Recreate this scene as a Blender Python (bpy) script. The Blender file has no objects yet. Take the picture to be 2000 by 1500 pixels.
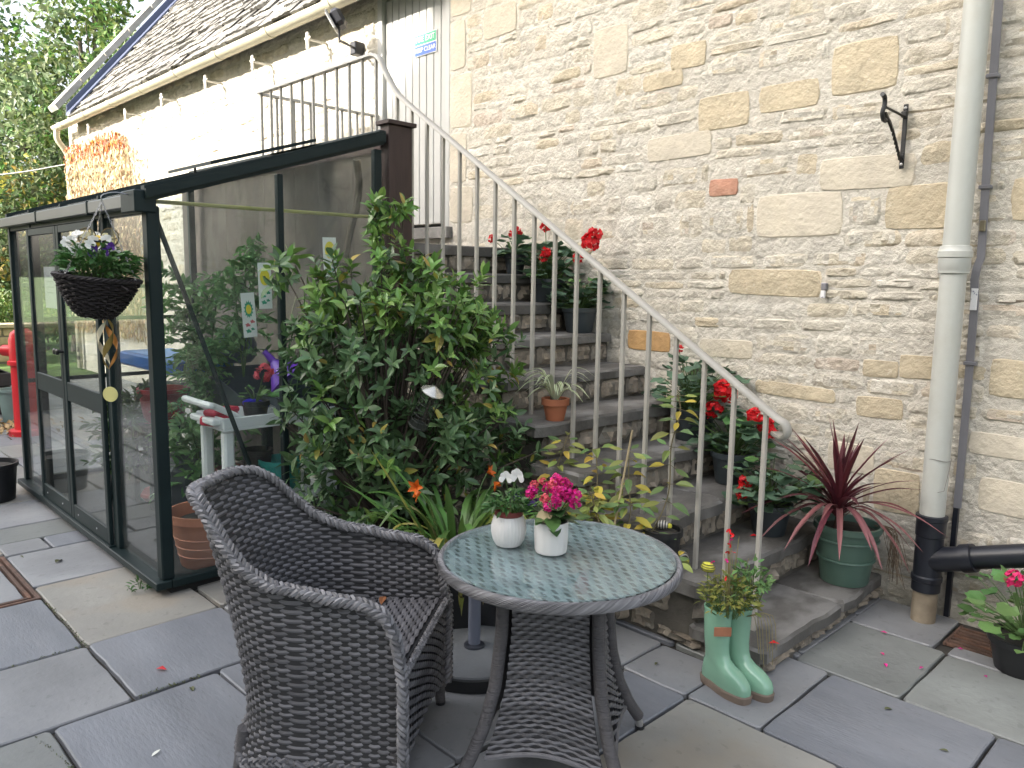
import bpy, math, random
from mathutils import Vector, Matrix, noise as mnoise
sc = bpy.context.scene
col = sc.collection
PI = math.pi
V = Vector
# ------------------------------------------------------------------ camera
cam_d = bpy.data.cameras.new('camera'); cam = bpy.data.objects.new('camera', cam_d); col.objects.link(cam)
sc.camera = cam
cam_d.sensor_width = 36; cam_d.lens = 36 * 1521.9 / 2000; cam_d.clip_start = 0.05; cam_d.clip_end = 2000
YAW, PITCH, ROLL = 0.79441, 0.13116, -0.01571
fw = V((-math.sin(YAW) * math.cos(PITCH), math.cos(YAW) * math.cos(PITCH), -math.sin(PITCH)))
rt = V((math.cos(YAW), math.sin(YAW), 0)); dn = fw.cross(rt)
r2 = rt * math.cos(ROLL) + dn * math.sin(ROLL); d2 = dn * math.cos(ROLL) - rt * math.sin(ROLL)
CAM = V((0, 0, 1.6))
m = Matrix((r2, -d2, -fw)).transposed().to_4x4(); m.translation = CAM
cam.matrix_world = m
# ------------------------------------------------------------------ world, sun, exposure
SUN = V((-0.30, -1.0, 0.56)).normalized()          # direction towards the sun
w = bpy.data.worlds.new('World'); sc.world = w; w.use_nodes = True
nt = w.node_tree; bg = nt.nodes['Background']
sky = nt.nodes.new('ShaderNodeTexSky'); sky.sky_type = 'NISHITA'; sky.sun_disc = False
sky.sun_elevation = math.asin(SUN.z); sky.sun_rotation = math.atan2(SUN.x, SUN.y)
sky.air_density = 1.0; sky.dust_density = 8.0; sky.ozone_density = .6; sky.altitude = 100
hsn = nt.nodes.new('ShaderNodeHueSaturation'); hsn.inputs['Saturation'].default_value = .5; nt.links.new(sky.outputs[0], hsn.inputs['Color']); nt.links.new(hsn.outputs[0], bg.inputs[0]); bg.inputs[1].default_value = 0.15
sl = bpy.data.lights.new('sun', 'SUN'); so = bpy.data.objects.new('sun', sl); col.objects.link(so)
sl.energy = 2.8; sl.angle = math.radians(0.5); sl.color = (1, 0.94, 0.84)
so.rotation_euler = (-SUN).to_track_quat('-Z', 'Y').to_euler(); so.location = (-5, -5, 30)
sc.view_settings.view_transform = 'Standard'; sc.view_settings.look = 'None'
sc.view_settings.gamma = 1; sc.view_settings.use_curve_mapping = False
sc.view_settings.exposure = 2.25
sc.render.resolution_x = 1024; sc.render.resolution_y = 768

# ------------------------------------------------------------------ materials
MATS = {}
def mat(name, c, rough=.6, var=.18, scale=6, bump=.0, bscale=60, metal=0, rand=.0, hue=.0, trans=0, stain=None, sscale=2.5, samt=.5,
        ramp=None, spec=.5, detail=4, coat=0, stretch=None, fleck=None, bdist=.01, patch=None):
    if name in MATS: return MATS[name]
    m = bpy.data.materials.new(name); m.use_nodes = True; t = m.node_tree; N = t.nodes; L = t.links
    b = N['Principled BSDF']; b.inputs['Roughness'].default_value = rough; b.inputs['Metallic'].default_value = metal
    b.inputs['Specular IOR Level'].default_value = spec
    if coat: b.inputs['Coat Weight'].default_value = coat; b.inputs['Coat Roughness'].default_value = .08
    tc = N.new('ShaderNodeTexCoord'); oi = N.new('ShaderNodeObjectInfo'); ge = N.new('ShaderNodeNewGeometry')
    ad = N.new('ShaderNodeMath'); ad.operation = 'ADD'; L.new(oi.outputs['Random'], ad.inputs[0]); L.new(ge.outputs['Random Per Island'], ad.inputs[1])
    fr = N.new('ShaderNodeMath'); fr.operation = 'FRACT'; L.new(ad.outputs[0], fr.inputs[0])
    wv = N.new('ShaderNodeMath'); wv.operation = 'MULTIPLY'; L.new(fr.outputs[0], wv.inputs[0]); wv.inputs[1].default_value = 37
    src = ge.outputs['Position']                     # real-world scale whatever the object's own scale
    if stretch:
        mp = N.new('ShaderNodeMapping'); mp.inputs['Scale'].default_value = stretch; L.new(src, mp.inputs[0]); src = mp.outputs[0]
    def nz(s, d=4, r=.55):
        n = N.new('ShaderNodeTexNoise'); n.noise_dimensions = '4D'; L.new(src, n.inputs['Vector']); L.new(wv.outputs[0], n.inputs['W'])
        n.inputs['Scale'].default_value = s; n.inputs['Detail'].default_value = d; n.inputs['Roughness'].default_value = r
        return n.outputs['Fac']
    def mix(a, bcol, f, blend='MIX'):
        x = N.new('ShaderNodeMix'); x.data_type = 'RGBA'; x.blend_type = blend
        for s, v in ((x.inputs[6], a), (x.inputs[7], bcol), (x.inputs[0], f)):
            if hasattr(v, 'links'): L.new(v, s)
            elif isinstance(v, (int, float)): s.default_value = v
            else: s.default_value = (*v, 1)
        return x.outputs[2]
    if ramp:
        rp = N.new('ShaderNodeValToRGB'); L.new(fr.outputs[0], rp.inputs[0]); e = rp.color_ramp.elements
        rp.color_ramp.interpolation = 'LINEAR'
        while len(e) < len(ramp): e.new(.5)
        for i, (p, cc) in enumerate(ramp): e[i].position = p; e[i].color = (*cc, 1)
        base = rp.outputs[0]
    else: base = tuple(c)
    lo = N.new('ShaderNodeMapRange'); L.new(nz(scale, detail), lo.inputs[0]); lo.inputs[1].default_value = .3; lo.inputs[2].default_value = .7
    lo.inputs[3].default_value = 1 - var; lo.inputs[4].default_value = 1 + var
    hs = N.new('ShaderNodeHueSaturation'); L.new(lo.outputs[0], hs.inputs['Value'])
    if hasattr(base, 'links'): L.new(base, hs.inputs['Color'])
    else: hs.inputs['Color'].default_value = (*base, 1)
    colr = hs.outputs[0]
    if rand or hue:
        h2 = N.new('ShaderNodeHueSaturation'); L.new(colr, h2.inputs['Color'])
        a = N.new('ShaderNodeMapRange'); L.new(fr.outputs[0], a.inputs[0]); a.inputs[3].default_value = 1 - rand; a.inputs[4].default_value = 1 + rand
        L.new(a.outputs[0], h2.inputs['Value'])
        mm = N.new('ShaderNodeMath'); mm.operation = 'MULTIPLY'; L.new(fr.outputs[0], mm.inputs[0]); mm.inputs[1].default_value = 7.31
        f2 = N.new('ShaderNodeMath'); f2.operation = 'FRACT'; L.new(mm.outputs[0], f2.inputs[0])
        bb = N.new('ShaderNodeMapRange'); L.new(f2.outputs[0], bb.inputs[0]); bb.inputs[3].default_value = .5 - hue; bb.inputs[4].default_value = .5 + hue
        L.new(bb.outputs[0], h2.inputs['Hue']); colr = h2.outputs[0]
    if stain:
        s = N.new('ShaderNodeMapRange'); L.new(nz(sscale, 6, .65), s.inputs[0]); s.inputs[1].default_value = .48; s.inputs[2].default_value = .66
        s.inputs[4].default_value = samt; colr = mix(colr, stain, s.outputs[0])
    if patch:
        s = N.new('ShaderNodeMapRange'); L.new(nz(patch[1], 3, .5), s.inputs[0]); s.inputs[1].default_value = .5; s.inputs[2].default_value = .62
        s.inputs[4].default_value = patch[2]; colr = mix(colr, patch[0], s.outputs[0])
    if fleck:
        s = N.new('ShaderNodeMapRange'); L.new(nz(fleck[1], 2, .5), s.inputs[0]); s.inputs[1].default_value = .63; s.inputs[2].default_value = .68
        s.inputs[4].default_value = fleck[2]; colr = mix(colr, fleck[0], s.outputs[0])
    L.new(colr, b.inputs['Base Color'])
    if bump:
        bn = N.new('ShaderNodeBump'); bn.inputs['Strength'].default_value = bump; bn.inputs['Distance'].default_value = bdist
        L.new(nz(bscale, 6, .6), bn.inputs['Height']); L.new(bn.outputs[0], b.inputs['Normal'])
    if trans:
        tr = N.new('ShaderNodeBsdfTranslucent'); L.new(colr, tr.inputs[0]); mx = N.new('ShaderNodeMixShader'); mx.inputs[0].default_value = trans
        L.new(b.outputs[0], mx.inputs[1]); L.new(tr.outputs[0], mx.inputs[2]); L.new(mx.outputs[0], N['Material Output'].inputs[0])
    MATS[name] = m
    return m
def fresnel2(N, L, ior):                             # the same reflectance from both sides of a thin pane
    fr = N.new('ShaderNodeFresnel'); ge = N.new('ShaderNodeNewGeometry'); mr = N.new('ShaderNodeMapRange')
    L.new(ge.outputs['Backfacing'], mr.inputs[0]); mr.inputs[3].default_value = ior; mr.inputs[4].default_value = 1 / ior; L.new(mr.outputs[0], fr.inputs[0])
    return fr
def glass(name, tint=(.93, .96, .95), dirt=.06, refl=1.0):
    if name in MATS: return MATS[name]
    m = bpy.data.materials.new(name); m.use_nodes = True; t = m.node_tree; N = t.nodes; L = t.links
    N.remove(N['Principled BSDF'])
    tr = N.new('ShaderNodeBsdfTransparent'); tr.inputs[0].default_value = (*tint, 1)
    gl = N.new('ShaderNodeBsdfGlossy'); gl.inputs['Roughness'].default_value = .03
    df = N.new('ShaderNodeBsdfDiffuse'); df.inputs[0].default_value = (.45, .47, .46, 1)
    fr = fresnel2(N, L, 1.5)
    fm = N.new('ShaderNodeMath'); fm.operation = 'MULTIPLY'; L.new(fr.outputs[0], fm.inputs[0]); fm.inputs[1].default_value = refl
    a = N.new('ShaderNodeMixShader'); L.new(fm.outputs[0], a.inputs[0]); L.new(tr.outputs[0], a.inputs[1]); L.new(gl.outputs[0], a.inputs[2])
    tc = N.new('ShaderNodeTexCoord'); n = N.new('ShaderNodeTexNoise'); L.new(tc.outputs['Object'], n.inputs[0]); n.inputs['Scale'].default_value = 3.5
    n.inputs['Detail'].default_value = 6; mr = N.new('ShaderNodeMapRange'); L.new(n.outputs[0], mr.inputs[0]); mr.inputs[1].default_value = .35; mr.inputs[2].default_value = .75
    mr.inputs[3].default_value = dirt * .3; mr.inputs[4].default_value = dirt * 2
    b = N.new('ShaderNodeMixShader'); L.new(mr.outputs[0], b.inputs[0]); L.new(a.outputs[0], b.inputs[1]); L.new(df.outputs[0], b.inputs[2])
    L.new(b.outputs[0], N['Material Output'].inputs[0]); MATS[name] = m
    return m

# ------------------------------------------------------------------ mesh builder
class MB:
    def __init__(s): s.v = []; s.f = []
    def add(s, vs, fs):
        o = len(s.v); s.v += [tuple(p) for p in vs]; s.f += [tuple(i + o for i in f) for f in fs]; return s
    def box(s, x0, x1, y0, y1, z0, z1, b=0, mtx=None):
        x0, x1 = sorted((x0, x1)); y0, y1 = sorted((y0, y1)); z0, z1 = sorted((z0, z1))
        b = min(b, (x1 - x0) * .45, (y1 - y0) * .45, (z1 - z0) * .45)
        C = [(x, y, z) for z in (z0, z1) for y in (y0, y1) for x in (x0, x1)]
        if b <= 0:
            vs = C; fs = [(0, 2, 3, 1), (4, 5, 7, 6), (0, 1, 5, 4), (2, 6, 7, 3), (0, 4, 6, 2), (1, 3, 7, 5)]
        else:
            vs = []
            for (x, y, z) in C:
                sx = b if x == x0 else -b; sy = b if y == y0 else -b; sz = b if z == z0 else -b
                vs += [(x, y + sy, z + sz), (x + sx, y, z + sz), (x + sx, y + sy, z)]
            I = lambda c, a: c * 3 + a
            fs = []
            for a, q in ((0, (0, 4, 6, 2)), (0, (1, 3, 7, 5)), (1, (0, 1, 5, 4)), (1, (2, 6, 7, 3)), (2, (0, 2, 3, 1)), (2, (4, 5, 7, 6))):
                fs.append(tuple(I(c, a) for c in q))
            for (p, q, a1, a2) in ((0, 1, 1, 2), (2, 3, 2, 1), (4, 5, 2, 1), (6, 7, 1, 2), (0, 2, 2, 0), (1, 3, 0, 2), (4, 6, 0, 2), (5, 7, 2, 0), (0, 4, 0, 1), (1, 5, 1, 0), (2, 6, 1, 0), (3, 7, 0, 1)):
                fs.append((I(p, a1), I(q, a1), I(q, a2), I(p, a2)))
            for c in range(8):
                par = (c & 1) ^ (c >> 1 & 1) ^ (c >> 2 & 1)
                fs.append((I(c, 0), I(c, 1), I(c, 2)) if par else (I(c, 0), I(c, 2), I(c, 1)))
        if mtx is not None: vs = [mtx @ V(p) for p in vs]
        return s.add(vs, fs)
    def tube(s, path, r, n=8, cap=True, flat=1.0, up=None, closed=False):
        P = [V(p) for p in path]; k = len(P); R = r if isinstance(r, (list, tuple)) else [r] * k
        T = [(P[min(i + 1, k - 1)] - P[max(i - 1, 0)]).normalized() for i in range(k)]
        u = V(up) if up else (V((0, 0, 1)) if abs(T[0].z) < .9 else V((1, 0, 0)))
        a = (u - T[0] * u.dot(T[0])).normalized(); vs = []; fs = []
        for i in range(k):
            a = (a - T[i] * a.dot(T[i]))
            if a.length < 1e-6: a = T[i].orthogonal()
            a.normalize(); b = T[i].cross(a)
            for j in range(n):
                th = 2 * PI * j / n; vs.append(P[i] + (a * math.cos(th) * flat + b * math.sin(th)) * R[i])
        for i in range(k - 1):
            for j in range(n):
                j2 = (j + 1) % n; fs.append((i * n + j, i * n + j2, (i + 1) * n + j2, (i + 1) * n + j))
        if cap: fs.append(tuple(range(n - 1, -1, -1))); fs.append(tuple((k - 1) * n + j for j in range(n)))
        return s.add(vs, fs)
    def lathe(s, prof, n=24, c=(0, 0, 0), sx=1, sy=1, lobes=0, la=0, cap=True):
        vs = []; fs = []
        for (r, z) in prof:
            for j in range(n):
                th = 2 * PI * j / n; rr = r * (1 + (la * math.cos(lobes * th) if lobes else 0))
                vs.append((c[0] + rr * math.cos(th) * sx, c[1] + rr * math.sin(th) * sy, c[2] + z))
        for i in range(len(prof) - 1):
            for j in range(n):
                j2 = (j + 1) % n; fs.append((i * n + j, i * n + j2, (i + 1) * n + j2, (i + 1) * n + j))
        k = len(prof) - 1
        if cap: fs.append(tuple(range(n - 1, -1, -1))); fs.append(tuple(k * n + j for j in range(n)))
        return s.add(vs, fs)
    def prism(s, poly, h0, h1, axis='z', bev=0):
        n = len(poly)
        def P(p, h): return (p[0], p[1], h) if axis == 'z' else ((h, p[0], p[1]) if axis == 'x' else (p[0], h, p[1]))
        vs = [P(p, h0) for p in poly] + [P(p, h1) for p in poly]
        fs = [tuple(range(n - 1, -1, -1)), tuple(range(n, 2 * n))] + [(i, (i + 1) % n, n + (i + 1) % n, n + i) for i in range(n)]
        return s.add(vs, fs)
    def mesh(s, name, m=None, smooth=True, sharp=35):
        me = bpy.data.meshes.new(name); me.from_pydata(s.v, [], s.f)
        if m: me.materials.append(m)
        if smooth:
            me.polygons.foreach_set('use_smooth', [True] * len(me.polygons))
            try: me.set_sharp_from_angle(angle=math.radians(sharp))
            except Exception: pass
        me.update(); return me
    def build(s, name, m, parent=None, smooth=True, sharp=35, loc=None):
        return link(name, s.mesh(name, m, smooth, sharp), parent, loc)
def link(name, me, parent=None, loc=None, basis=None):
    o = bpy.data.objects.new(name, me); col.objects.link(o)
    if parent: o.parent = parent
    if loc is not None: o.location = loc
    if basis is not None: o.matrix_basis = basis
    return o
def tag(o, label=None, cat=None, group=None, kind=None):
    if label: o['label'] = label
    if cat: o['category'] = cat
    if group: o['group'] = group
    if kind: o['kind'] = kind
    return o
def thing(name, label, cat, loc=(0, 0, 0), rz=0, group=None):
    o = bpy.data.objects.new(name, None); col.objects.link(o); o.empty_display_size = .1
    o.location = loc; o.rotation_euler = (0, 0, rz); return tag(o, label, cat, group)
def frame(p, d, n, sx, sy=None, sz=None):
    y = V(d).normalized(); x = y.cross(V(n))
    if x.length < 1e-5: x = y.orthogonal()
    x.normalize(); z = x.cross(y); sy = sx if sy is None else sy; sz = sx if sz is None else sz
    M = Matrix(((x.x * sx, y.x * sy, z.x * sz, p[0]), (x.y * sx, y.y * sy, z.y * sz, p[1]), (x.z * sx, y.z * sy, z.z * sz, p[2]), (0, 0, 0, 1)))
    return M
def spline(pts, n):
    P = [V(p) for p in pts]; out = []
    Q = [P[0] * 2 - P[1]] + P + [P[-1] * 2 - P[-2]]
    k = len(P) - 1
    for i in range(n + 1):
        t = i / n * k; j = min(int(t), k - 1); u = t - j; a, b, c, d = Q[j:j + 4]
        out.append(.5 * ((2 * b) + (c - a) * u + (2 * a - 5 * b + 4 * c - d) * u * u + (3 * b - a - 3 * c + d) * u ** 3))
    return out
def interp(tab, x):
    if x <= tab[0][0]: return tab[0][1]
    for (a, p), (b, q) in zip(tab, tab[1:]):
        if x <= b: return p + (q - p) * (x - a) / (b - a)
    return tab[-1][1]
# many alike pieces: the largest in view become parts, the rest one joined part
class Pieces:
    def __init__(s): s.items = []          # (variant MB, material, matrix)
    def add(s, mb, m, M): s.items.append((mb, m, M))
    def emit(s, parent, name, limit=300, rest='foliage', base=V((0, 0, 0)), smooth=True, sharp=35):
        def key(it):
            M = it[2]; p = V((M[0][3], M[1][3], M[2][3])) + base
            return -(M.to_3x3().col[0].length * M.to_3x3().col[1].length + M.to_3x3().col[0].length * M.to_3x3().col[2].length) / max(.1, (p - CAM).length_squared)
        it = sorted(s.items, key=key); cache = {}
        for mb, m, M in it[:limit]:
            k = (id(mb), m.name)
            if k not in cache: cache[k] = mb.mesh(name, m, smooth, sharp)
            link(name, cache[k], parent, basis=M)
        byM = {}
        for mb, m, M in it[limit:]:
            byM.setdefault(m.name, []).append((mb, M))
        for mn, L in byM.items():
            big = MB()
            for mb, M in L: big.add([M @ V(p) for p in mb.v], mb.f)
            o = big.build(rest, MATS[mn], parent, smooth, sharp); o['kind'] = 'stuff'
# ================================================================== SETTING
rnd = random.Random(11)
WY = 4.12                                            # face of the long stone wall
# --- ground sheet
soil = mat('soil', (.032, .029, .025), .95, .35, 9, .5, 30, stain=(.06, .055, .04))
g = MB(); g.add([(-400, -400, -.03), (400, -400, -.03), (400, 400, -.03), (-400, 400, -.03)], [(0, 1, 2, 3)])
lawn_m = mat('lawn_base', (.07, .12, .025), .9, .35, 3, .4, 50)
tag(g.build('ground', lawn_m, smooth=False), kind='structure')
b = MB(); b.box(-13.2, 4, -6, WY + .2, -.2, -.024)
patio = tag(b.build('patio', soil, smooth=False), kind='structure')
# --- paving slabs
slabM = [mat('sandstone_grey', (.225, .23, .238), .5, .2, 2.2, .3, 26, rand=.12, stain=(.155, .16, .17), sscale=1.6, samt=.55, fleck=((.05, .05, .05), 26, .2)),
         mat('sandstone_blue', (.165, .175, .195), .48, .2, 1.6, .28, 22, rand=.1, stain=(.2, .207, .225), sscale=2.2, samt=.5, stretch=(1, 3.5, 1), fleck=((.06, .06, .06), 30, .2)),
         mat('sandstone_cream', (.255, .248, .225), .55, .18, 2.4, .3, 24, rand=.1, stain=(.22, .21, .2), sscale=1.8, samt=.5, patch=((.3, .23, .15), 2.6, .3), fleck=((.06, .06, .05), 26, .2)),
         mat('sandstone_green', (.19, .2, .192), .5, .2, 2.0, .3, 26, rand=.12, stain=(.15, .155, .15), sscale=1.5, samt=.6, fleck=((.05, .05, .05), 28, .2))]
def slab_outline(x0, x1, y0, y1, g, j, r, rn):
    pts = []; cs = [(x0 + g, y0 + g), (x1 - g, y0 + g), (x1 - g, y1 - g), (x0 + g, y1 - g)]
    for i in range(4):
        a = V((*cs[i], 0)); b = V((*cs[(i + 1) % 4], 0)); L = (b - a).length; d = (b - a) / L; nn = V((d.y, -d.x, 0)); k = max(2, int(L / .09))
        rr = min(r, L * .2); 
        for q in range(k + 1):
            t = rr + (L - 2 * rr) * q / k; p = a + d * t + nn * rn.uniform(-j, j); pts.append((p.x, p.y))
    return pts
def slab(parent, name, x0, x1, y0, y1, z0, z1, m, g=.006, j=.003, r=.012, ch=.005, rn=rnd, tilt=.0, cxy=None):
    o = slab_outline(x0, x1, y0, y1, g, j, r, rn); cx, cy = (x0 + x1) / 2, (y0 + y1) / 2; n = len(o); mb = MB()
    tx, ty = rn.uniform(-tilt, tilt), rn.uniform(-tilt, tilt)
    ins = lambda p, k: (cx + (p[0] - cx) * (1 - k / max(.05, abs(x1 - x0) / 2)), cy + (p[1] - cy) * (1 - k / max(.05, abs(y1 - y0) / 2)))
    zt = lambda p: z1 + (p[0] - cx) * tx + (p[1] - cy) * ty
    ring2 = [ins(p, ch) for p in o]
    vs = [(p[0] - cx, p[1] - cy, z0) for p in o] + [(p[0] - cx, p[1] - cy, zt(p) - ch) for p in o] + [(p[0] - cx, p[1] - cy, zt(p)) for p in ring2]
    fs = [(i, (i + 1) % n, n + (i + 1) % n, n + i) for i in range(n)] + [(n + i, n + (i + 1) % n, 2 * n + (i + 1) % n, 2 * n + i) for i in range(n)]
    fs += [tuple(range(2 * n, 3 * n)), tuple(range(n - 1, -1, -1))]
    mb.add(vs, fs); return mb.build(name, m, parent, sharp=25, loc=(cx, cy, 0))
fixed = [(-1.245, -.633, 2.51, 3.115, 1), (-1.56, -1.245, 2.51, 3.12, 0), (-1.88, -1.56, 2.51, 2.82, 0), (-1.55, -.944, 1.905, 2.51, 2), (-1.85, -1.55, 1.905, 2.51, 1),
         (-1.41, -.97, 3.12, 3.69, 3), (-.97, -.35, 3.115, 3.66, 3), (-.633, -.02, 2.51, 3.115, 1), (-1.41, -1.03, 3.69, 4.1, 0), (-.75, -.35, 3.78, 4.1, 2), (-.97, -.35, 3.66, 3.78, 0),
         (-.944, -.33, 1.905, 2.51, 0), (-4.45, -3.585, .94, 1.54, 2), (-3.585, -2.99, .945, 1.545, 1), (-2.99, -2.72, 1.26, 1.86, 1), (-3.575, -2.975, .335, .94, 0), (-2.97, -2.67, .05, .655, 3),
         (-2.97, -2.08, .655, 1.26, 1), (-4.27, -3.58, .32, .935, 1), (-5.05, -4.45, .94, 1.54, 0), (-5.3, -5.05, .94, 1.18, 0), (-5.3, -5.05, 1.18, 1.54, 1), (-5.64, -5.3, .7, 1.54, 3),
         (-1.84, -1.24, 1.3, 1.905, 0), (-2.45, -1.85, 1.59, 2.2, 0), (-2.72, -2.08, 1.26, 1.59, 3), (-2.08, -1.84, .98, 1.59, 0), (-3.585, -2.99, 1.55, 2.15, 0), (-2.5, -1.88, 2.2, 2.83, 0), (-6.24, -5.64, .94, 1.54, 0), (-3.585, -3.42, 1.55, 1.551, 0)]
fixed = [f for f in fixed if f[3] - f[2] > .05]
U = .05; X0, X1, Y0, Y1 = -13.2, 2.4, -3.0, 4.1
nx, ny = int(round((X1 - X0) / U)), int(round((Y1 - Y0) / U)); occ = [[False] * ny for _ in range(nx)]
def mark(x0, x1, y0, y1):
    for i in range(max(0, int(math.floor((x0 - X0) / U + .3))), min(nx, int(math.ceil((x1 - X0) / U - .3)))):
        for j in range(max(0, int(math.floor((y0 - Y0) / U + .3))), min(ny, int(math.ceil((y1 - Y0) / U - .3)))): occ[i][j] = True
rects = []
for (a, b2, c, d, k) in fixed: rects.append((a, b2, c, d, k)); mark(a, b2, c, d)
mark(-5.08, -4.27, .32, .94)                         # inspection cover
mark(-1.03, -.75, 3.78, 4.1)                         # drain
for i in range(nx - 1, -1, -1):
    for j in range(ny - 1, -1, -1):
        if occ[i][j]: continue
        W_, H_ = rnd.choice([(12, 12), (18, 12), (12, 18), (6, 12), (12, 6), (12, 12)]); wI = 1
        while wI < W_ and i - wI >= 0 and not occ[i - wI][j]: wI += 1
        hJ = 1
        while hJ < H_ and j - hJ >= 0 and all(not occ[i - q][j - hJ] for q in range(wI)): hJ += 1
        for q in range(wI):
            for s_ in range(hJ): occ[i - q][j - s_] = True
        rects.append((X0 + (i - wI + 1) * U, X0 + (i + 1) * U, Y0 + (j - hJ + 1) * U, Y0 + (j + 1) * U, rnd.choice([0, 0, 0, 1, 2, 3, 3])))
rects = sorted(rects, key=lambda r: (V(((r[0] + r[1]) / 2, (r[2] + r[3]) / 2, 0)) - CAM).length_squared)
for (a, b2, c, d, k) in rects:
    if min(b2 - a, d - c) < .03: continue
    slab(patio, 'paving_slab', a, b2, c, d, -.024, rnd.uniform(-.002, .0015), slabM[k], tilt=.003)

# --- stones: variants with the rough face towards -Y, unit size 1 x 1 in X and Z
def stone_variant(seed, n_x=6, n_z=4, sq=4.5, rough=1.0, flat=False):
    rn = random.Random(seed); mb = MB(); vs = []; fs = []; off = V((seed * 3.1, seed * 1.7, 0))
    lobe = [rn.uniform(.93, 1.04) if flat else rn.uniform(.96, 1.2) for _ in range(12)]
    for j in range(n_z + 1):
        for i in range(n_x + 1):
            a = -1 + 2 * i / n_x; b = -1 + 2 * j / n_z
            if n_x > 5: a = math.copysign(abs(a) ** .72, a); b = math.copysign(abs(b) ** .8, b)
            if flat: a, b = [(-1, -.955, -.62, -.2, .2, .62, .955, 1)[i], (-1, -.93, -.45, .0, .45, .93, 1)[j]]
            e = (abs(a) ** sq + abs(b) ** sq) ** (1 / sq); mx = max(abs(a), abs(b)) or 1
            k = mx / max(e, 1e-6); x, z = a * k, b * k
            th = (math.atan2(b, a) / (2 * PI) * 12) % 12; lb = lobe[int(th)] * (1 - th % 1) + lobe[(int(th) + 1) % 12] * (th % 1)
            if mx > .99: x *= lb; z *= lb
            edge = max(0, 1 - mx ** 4) if not flat else (0 if mx > .99 else .3 + .2 * (mx < .9))
            nn = mnoise.noise(V((x * 1.9, z * 1.3, seed * 7.7))) * rough + .5 * mnoise.noise(V((x * 5, z * 3, seed * 2.3))) * rough
            y = (.35 if not flat else .12) if mx > .99 else -(.45 + (.15 if flat else .6) * nn) * min(1, edge * 2.2)
            vs.append((x * .5, y, z * .5))
    for j in range(n_z):
        for i in range(n_x):
            q = j * (n_x + 1) + i; fs.append((q, q + 1, q + n_x + 2, q + n_x + 1))
    mb.add(vs, fs); return mb
SV = [stone_variant(i, 8 if i % 2 else 7, 5, rough=1.25) for i in range(16)]
SF = [stone_variant(40 + i, 7, 6, 9, .5, True) for i in range(5)]
LIME = [(0, (.52, .487, .42)), (.2, (.49, .45, .375)), (.38, (.56, .533, .47)), (.55, (.50, .445, .34)), (.68, (.55, .52, .455)), (.82, (.48, .435, .35)), (.93, (.50, .43, .31)), (1, (.47, .40, .33))]
stoneM = mat('limestone', (.5, .46, .38), .92, .22, 14, 1.0, 36, ramp=LIME, stain=(.39, .345, .275), sscale=9, samt=.3, bdist=.022, patch=((.6, .57, .5), 7, .4))
ochreM = mat('ochre_stone', (.49, .42, .30), .92, .16, 9, .9, 30, bdist=.02, stain=(.42, .35, .24), sscale=5, samt=.5, fleck=((.6, .55, .43), 40, .4), rand=.08)
paleM = mat('pale_ashlar', (.52, .47, .38), .9, .12, 7, .7, 34, bdist=.016, stain=(.56, .5, .38), sscale=3, samt=.5, fleck=((.6, .55, .45), 45, .35), rand=.06)
redM = mat('red_stone', (.42, .22, .15), .92, .2, 20, .8, 50, stain=(.5, .33, .24), sscale=8, samt=.5)
orangeM = mat('orange_stone', (.46, .28, .12), .92, .25, 9, .6, 50, stain=(.33, .2, .1), sscale=4, samt=.6)
mortarM = mat('lime_mortar', (.53, .497, .43), 0.95, .16, 5, 1.0, 22, stain=(.42, .395, .345), sscale=6, samt=.35, bdist=.035, patch=((.6, .57, .5), 3, .4))
# --- the long barn: wall, stones, roof, door
barn = thing('stone_barn', 'long cream rubble-stone barn with stone-tiled roof behind the staircase', 'building', (0, 0, 0))
DX0, DX1, DZ0, DZ1 = -5.93, -4.95, 2.03, 3.99        # door opening
mb = MB()
for (x0, x1, z0, z1) in ((-14.95, DX0, -.1, 4.35), (DX0, DX1, -.1, DZ0), (DX0, DX1, DZ1, 4.35), (DX1, 3, -.1, 4.35)): 
    mb.box(x0, x1, WY, WY + .5, z0, z1)
wall = mb.build('wall', mortarM, barn, smooth=False)
mb = MB(); mb.box(-14.95, -14.5, WY + .501, 9.5, -.1, 4.3); mb.prism([(WY + .1, 4.3), (9.5, 4.3), (6.9, 7.5)], -14.94, -14.55, 'x'); mb.box(2.6, 3, WY + .501, 9.5, -.1, 4.3); mb.box(-14.5, 2.6, 9.1, 9.5, -.1, 4.3)
mb.build('gable_wall', mortarM, barn, smooth=False)
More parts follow.
